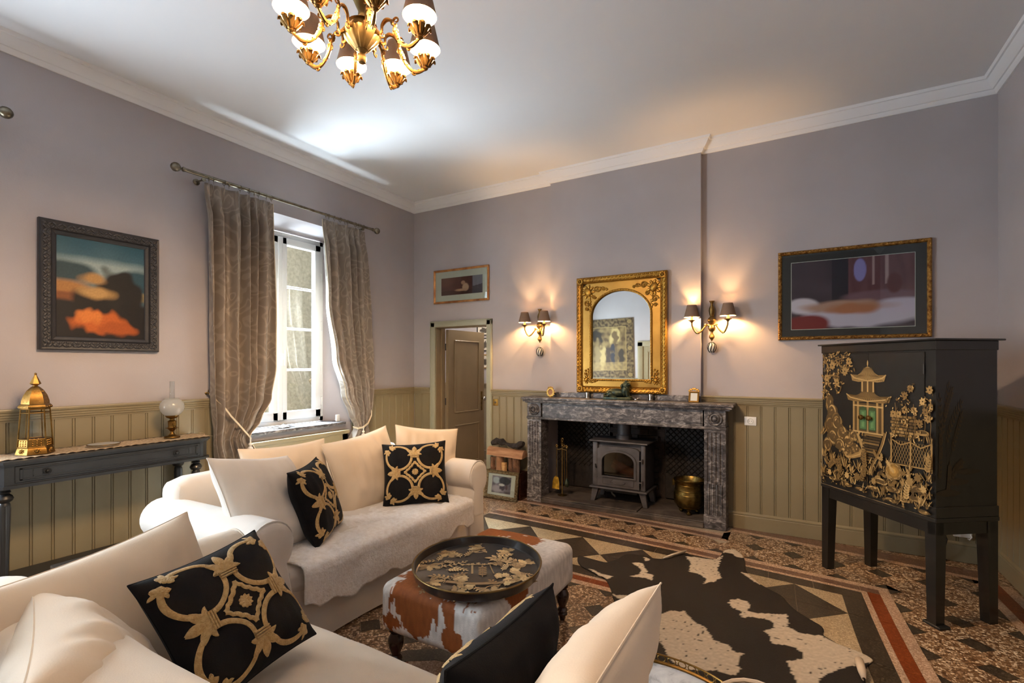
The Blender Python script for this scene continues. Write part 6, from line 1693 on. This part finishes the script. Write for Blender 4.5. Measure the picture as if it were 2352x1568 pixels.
# cliffs and stream on the left
for k, (x, y, rx, ry) in enumerate(((.09, .60, .05, .07), (.12, .53, .06, .08), (.10, .44, .07, .08), (.17, .47, .06, .07), (.13, .36, .07, .07), (.22, .40, .06, .06), (.20, .31, .06, .05), (.29, .35, .06, .05), (.34, .39, .05, .05), (.28, .27, .06, .04), (.36, .30, .05, .045), (.07, .29, .05, .06))): crag(x, y, rx, ry, 100+k)
for k in range(46): D.blob(random.uniform(.2, .45), random.uniform(.25, .45), random.uniform(.006, .014), random.uniform(.005, .011), random.choice(PAL), .3, 8)
st1 = [(.41, .44), (.385, .40), (.41, .355), (.435, .31), (.40, .27), (.33, .245), (.27, .235)]
D.line(st1, [.008, .012, .016, .018, .018, .014, .008], C2)
for o_ in (-.006, .0, .006): D.line([(p[0]+o_, p[1]) for p in st1], .0014, C4)
# pavilion
def roof(cx, y, w_, h, c, c2):
    pts = [(cx-w_, y-.012), (cx-w_*1.10, y+.030), (cx-w_*.86, y+.014), (cx-w_*.5, y+h*.42), (cx-w_*.16, y+h*.9), (cx, y+h), (cx+w_*.16, y+h*.9), (cx+w_*.5, y+h*.42), (cx+w_*.86, y+.014), (cx+w_*1.10, y+.030), (cx+w_, y-.012), (cx+w_*.6, y-.020), (cx, y-.014), (cx-w_*.6, y-.020)]
    D.poly(pts, c)
    for k in range(-8, 9): D.line([(cx+w_*.03*k, y+h*.9), (cx+w_*.06*k, y+h*.35), (cx+w_*.115*k, y-.010)], .0016, c2)
    D.line([(cx-w_*1.10, y+.030), (cx-w_*.86, y+.006), (cx, y-.012), (cx+w_*.86, y+.006), (cx+w_*1.10, y+.030)], .004, C4)
D.poly([(.335, .42), (.615, .42), (.605, .62), (.345, .62)], C3)
for x in (.345, .385, .475, .56, .605): D.poly([(x-.009, .42), (x+.009, .42), (x+.009, .63), (x-.009, .63)], C2)
for y in (.60, .425): D.line([(.34, y), (.61, y)], .005, C4)
roof(.475, .645, .185, .065, C1, C3)
D.poly([(.41, .695), (.54, .695), (.535, .765), (.415, .765)], C3)
for x in (.425, .475, .525): D.poly([(x-.006, .695), (x+.006, .695), (x+.006, .768), (x-.006, .768)], C4)
roof(.475, .78, .145, .085, C2, C3); D.leaf(.475, .862, PI/2, .045, .006, C4)
for a, b in ((.398, .468), (.482, .552)):
    D.poly([(a, .44), (b, .44)]+[((a+b)/2+(b-a)/2*math.cos(PI*k/8), .575+.022*math.sin(PI*k/8)) for k in range(9)], '#33452a')
    D.poly([(a+.010, .448), (b-.010, .448), (b-.010, .572), (a+.010, .572)], '#4c6f47'); D.poly([(a+.022, .46), (b-.022, .46), (b-.022, .562), (a+.022, .562)], '#628a5a')
    for x in (a+.022, (a+b)/2, b-.022): D.line([(x, .448), (x, .58)], .0018, '#33452a')
# steps and balustrade
for k in range(11): D.poly([(.445-.004*k, .405-.0185*k), (.60-.008*k, .405-.0185*k), (.60-.008*k, .418-.0185*k), (.445-.004*k, .418-.0185*k)], (C1, C5, C3)[k % 3])
D.line([(.625, .44), (.60, .36), (.56, .28), (.50, .19)], .009, C1); D.line([(.64, .45), (.615, .37), (.575, .29), (.515, .20)], .003, C4)
# trees over the cliffs
for pts in ([(.02, .62), (.05, .74), (.08, .84), (.16, .91), (.28, .93)], [(.06, .76), (.12, .80), (.20, .79)], [(.08, .86), (.04, .92), (.02, .95)], [(.16, .91), (.22, .86), (.30, .85)]): D.line(pts, [.008-.0012*i for i in range(len(pts))], C1)
for x, y in ((.06, .90), (.12, .93), (.20, .92), (.27, .93), (.10, .82), (.18, .80), (.24, .85), (.31, .86), (.05, .80), (.08, .72), (.15, .74), (.21, .71), (.04, .66)): clump(x, y, .045, 16, None, .034)
for x, y, r in ((.13, .87, .034), (.26, .83, .034), (.07, .78, .03), (.18, .75, .028), (.30, .90, .03)): D.flower(x, y, r, C2, 9); D.blob(x, y, .006, .006, C5)
# right: terrace walls, blossom, trellis
for k in range(7):
    y = .435+.019*k
    for j in range(6): D.poly([(.675+.034*j+.01*(k % 2), y), (.705+.034*j+.01*(k % 2), y), (.705+.034*j+.01*(k % 2), y+.015), (.675+.034*j+.01*(k % 2), y+.015)], random.choice((C1, C3, C2)))
for x, y in ((.79, .69), (.83, .73), (.86, .60), (.92, .66), (.97, .73), (.74, .57), (.90, .53), (.96, .56), (.79, .60), (.70, .57), (.985, .63), (.94, .60)):
    clump(x, y, .030, 7, None, .026); D.flower(x, y, .026, random.choice((C2, C4, C1)), 7); D.blob(x, y, .005, .005, C5)
for x in (.72, .80, .86, .93, .97): D.line([(x, .42), (x+.01, .52), (x-.005, .64)], .002, C1)
for k in range(16):
    x = .66+.021*k
    D.line([(x, .27), (x+.075, .41)], .0012, C2); D.line([(x+.075, .27), (x, .41)], .0012, C2)
for x in (.685, .835, .985): D.poly([(x-.006, .25), (x+.006, .25), (x+.006, .44), (x-.006, .44)], C2); D.blob(x, .445, .010, .008, C4, .05)
D.line([(.68, .415), (.76, .385), (.835, .41), (.91, .385), (.99, .42)], .004, C2); D.line([(.66, .26), (.99, .27)], .004, C2)
D.blob(.92, .475, .05, .016, C2, .1, 14); D.blob(.92, .480, .036, .009, C3, .1, 14)
for k in range(60): reeds(random.uniform(.03, .97), random.uniform(.01, .24), 3, .06); clump(random.uniform(.03, .97), random.uniform(.02, .22), .02, 4, None, .026)
for k in range(16): clump(random.uniform(.62, .98), random.uniform(.42, .66), .03, 6, None, .026)
# peony and foreground
for k in range(4): D.blob(.71, .215, .070-.017*k, .058-.014*k, (C1, '#7d6130', '#96743a', '#b08c48')[k], .14, 16, 50+k)
for k in range(8): D.line([(.71+.055*math.cos(k*.8+i*.12), .215+.045*math.sin(k*.8+i*.12)) for i in range(5)], .002, C4)
for k in range(22): D.leaf(random.uniform(.56, .86), random.uniform(.12, .28), random.uniform(0, 6.28), .06, .012, random.choice(PAL), 1)
for k, (x, y, rx, ry) in enumerate(((.60, .13, .07, .022), (.70, .10, .07, .020), (.90, .14, .06, .024), (.55, .07, .06, .018), (.88, .08, .06, .018), (.16, .06, .06, .014), (.30, .045, .05, .013), (.70, .03, .06, .014), (.94, .02, .05, .012), (.42, .04, .05, .012), (.80, .055, .05, .012))): crag(x, y, rx, ry, 200+k)
for x, y in ((.05, .20), (.09, .15), (.15, .18), (.21, .14), (.28, .16), (.34, .13), (.40, .17), (.46, .13), (.52, .15), (.78, .05), (.84, .15), (.96, .30), (.97, .20), (.985, .42), (.05, .08), (.20, .06), (.36, .06), (.62, .05), (.92, .05), (.97, .10), (.03, .36)): reeds(x, y, 9, .075)
for x, y, a in ((.10, .12, 1.0), (.24, .10, 1.9), (.42, .09, .9), (.82, .05, 1.8), (.96, .24, 1.4), (.48, .18, 1.9)): D.branch(x, y, a, .10, random.choice(PAL), random.uniform(-.6, .6), 6, .03, .0016)
for x, y, r in ((.90, .21, .03), (.84, .18, .03), (.30, .11, .026), (.40, .12, .03), (.12, .10, .024), (.55, .12, .024), (.94, .15, .024)): D.flower(x, y, r, random.choice((C1, C2, C4)), 8)
D.build('gilded_scene', 'gilt_painting', cab)
# faint reeds on the right side
random.seed(33)
D = Draw(lambda x, y, l: (CW-.0022+l, x*CD, .63+y))
for x, y, a, L in ((.10, .45, 1.3, .30), (.16, .40, 1.1, .34), (.08, .30, 1.5, .36), (.25, .36, 1.0, .26), (.14, .55, 1.2, .2), (.06, .2, 1.4, .24), (.22, .2, .8, .22), (.18, .12, 1.2, .16)): D.branch(x, y, a, L, '#3b3122', random.uniform(-.7, .3), 9, .04, .0018)
for x, y, rx, ry in ((.2, .14, .18, .02), (.35, .2, .16, .02), (.5, .26, .2, .016), (.3, .05, .2, .014)): D.blob(x, y, rx, ry, '#2f281d', .2)
D.build('painted_reeds', 'gilt_painting', cab)
MB().rbox(-.05, .055, -.035, .04, 0, .016, .004, 1).build('foot_pad', 'black_plastic', cab, (CW-.03, .03, 0))

# ------------------------------------------------------------------ chandelier
cl = thing('chandelier', 'gilded eight-arm chandelier with small grey shades hanging from the ceiling', 'chandelier', (2.804, -3.481, 2.86))
# body: z measured from the bottom finial
prof = [(.004, -.055), (.014, -.05), (.020, -.036), (.018, -.022), (.012, -.012), (.020, .0), (.026, .006)]
MB().lathe(prof, 20).build('finial', 'old_brass', cl)
MB().lathe([(.026, .004), (.034, .012), (.060, .040), (.075, .062), (.078, .072), (.070, .076), (.01, .078)], 40, mod=lambda a, i: 1+.05*math.cos(14*a)).build('gadroon_bowl', 'old_brass', cl)
MB().lathe([(.060, .074), (.068, .078), (.058, .084), (.056, .108), (.064, .112), (.05, .118), (.026, .124)], 30).build('collar', 'brass', cl)
stp = [(.022, .12), (.030, .13), (.018, .15), (.016, .17), (.030, .20), (.046, .235), (.050, .26), (.040, .285), (.022, .305), (.030, .315), (.018, .33), (.026, .36), (.044, .40), (.036, .44), (.018, .47), (.014, .52), (.014, .70), (.05, .715), (.075, .75), (.08, .778)]
MB().lathe(stp, 24, mod=lambda a, i: 1+(.05*math.cos(6*a) if 4 <= i <= 8 else 0)).build('stem', 'old_brass', cl)
PH = .2164; RAD = .2795; ZR = 2.95-2.86
def arm_path():
    K = [(.060, .092), (.085, .070), (.098, .082), (.100, .108), (.118, .135), (.142, .140), (.160, .118), (.168, .085), (.182, .055), (.205, .028), (.235, .018), (.262, .030), (.279, .044), (.2795, .052)]
    P_ = []
    for i in range(len(K)-1):
        for k in range(4):
            p0, p1, p2, p3 = K[max(i-1, 0)], K[i], K[i+1], K[min(i+2, len(K)-1)]; t = k/4
            P_.append(tuple(.5*((2*p1[d])+(-p0[d]+p2[d])*t+(2*p0[d]-5*p1[d]+4*p2[d]-p3[d])*t*t+(-p0[d]+3*p1[d]-3*p2[d]+p3[d])*t**3) for d in (0, 1)))
    return P_+[K[-1]]
AP = arm_path(); ZD = -.075
am = MB(); pts = [(r, 0, z+ZD*min(1, max(0, (r-.06)/.1))*.6) for r, z in AP]
am.tube(pts, [.0072+.0015*math.sin(k*.5) for k in range(len(pts))], 8)
# acanthus curls along the arm
def curl_at(m, p, r, ph, sgn=1): m.tube([(p[0]+r*(1-.06*k)*math.cos(ph+sgn*k*.55), p[1], p[2]+r*(1-.06*k)*math.sin(ph+sgn*k*.55)) for k in range(11)], [.0055-.0003*k for k in range(11)], 6)
curl_at(am, (pts[9][0]+.004, 0, pts[9][2]-.022), .016, PI/2, 1); curl_at(am, (pts[23][0]+.012, 0, pts[23][2]+.016), .014, PI, -1); curl_at(am, (pts[30][0]-.012, 0, pts[30][2]+.02), .013, 0, 1); curl_at(am, (pts[40][0]-.004, 0, pts[40][2]-.006), .011, PI/2, 1)
r_ = random.Random(4)
for k in range(22, 34):
    p = pts[k]; am.blob((p[0]+r_.uniform(-.004, .004), r_.uniform(-.008, .008), p[2]+r_.uniform(-.002, .010)), (.008, .006, .010), n=6, h=4)
for k in range(34, 50, 3): am.blob((pts[k][0], 0, pts[k][2]+.004), (.012, .007, .008), n=6, h=4)
arm_me = am.mesh('arm'); arm_me.materials.append(MATS['gilt_lamp'])
ez = pts[-1][2]
# leafy cup
cm = MB().lathe([(.008, -.012), (.015, -.006), (.009, .0), (.016, .006), (.026, .020), (.030, .030), (.012, .030)], 20, mod=lambda a, i: 1+(.06*math.cos(8*a) if i > 3 else 0))
for k in range(8):
    a = 2*PI*k/8; d = Vector((math.cos(a), math.sin(a), 0))
    cm.tube([d*.018+Vector((0, 0, .004)), d*.030+Vector((0, 0, .022)), d*.038+Vector((0, 0, .036)), d*.047+Vector((0, 0, .036)), d*.050+Vector((0, 0, .028))], [.005, .012, .014, .011, .005], 6, flat=.45)
cup_me = cm.mesh('cup'); cup_me.materials.append(MATS['gilt_lamp'])
can_me = MB().lathe([(.0135, .02), (.0135, .062), (.010, .066)], 16).mesh('candle'); can_me.materials.append(MATS['candle'])
bul_me = MB().lathe([(.007, .064), (.014, .078), (.0165, .094), (.013, .112), (.006, .128), (.002, .138)], 14).mesh('bulb'); bul_me.materials.append(MATS['bulb'])
wir = MB()
for s in (-1, 1): wir.tube([(s*.017*math.sin(PI*k/8)*1.2, 0, .078+.09*k/8) for k in range(9)], .0012, 5)
wir_me = wir.mesh('wire'); wir_me.materials.append(MATS['old_brass'])
sh_me = MB().lathe([(.071, 0), (.043, .118)], 30, c=(0, 0, ZR-ez), cap=False).mesh('shade'); sh_me.materials.append(MATS['shade_grey'])
li_me = MB().lathe([(.0695, .001), (.0415, .117)], 30, c=(0, 0, ZR-ez), cap=False).mesh('lining'); li_me.materials.append(MATS['shade_lining'])
for k in range(8):
    a = PH+k*PI/4
    ar = mobj('arm', arm_me, None, cl, (0, 0, 0), (0, 0, a))
    e = (RAD, 0, ez)
    mobj('leaf_cup', cup_me, None, ar, e); mobj('candle_sleeve', can_me, None, ar, e); mobj('bulb', bul_me, None, ar, e); mobj('shade_clip', wir_me, None, ar, e)
    mobj('lamp_shade', sh_me, None, ar, e); mobj('shade_lining', li_me, None, ar, e)
    point('bulb_light', (RAD, 0, ez+.10), 11.5, (1, .66, .38), .015, ar)
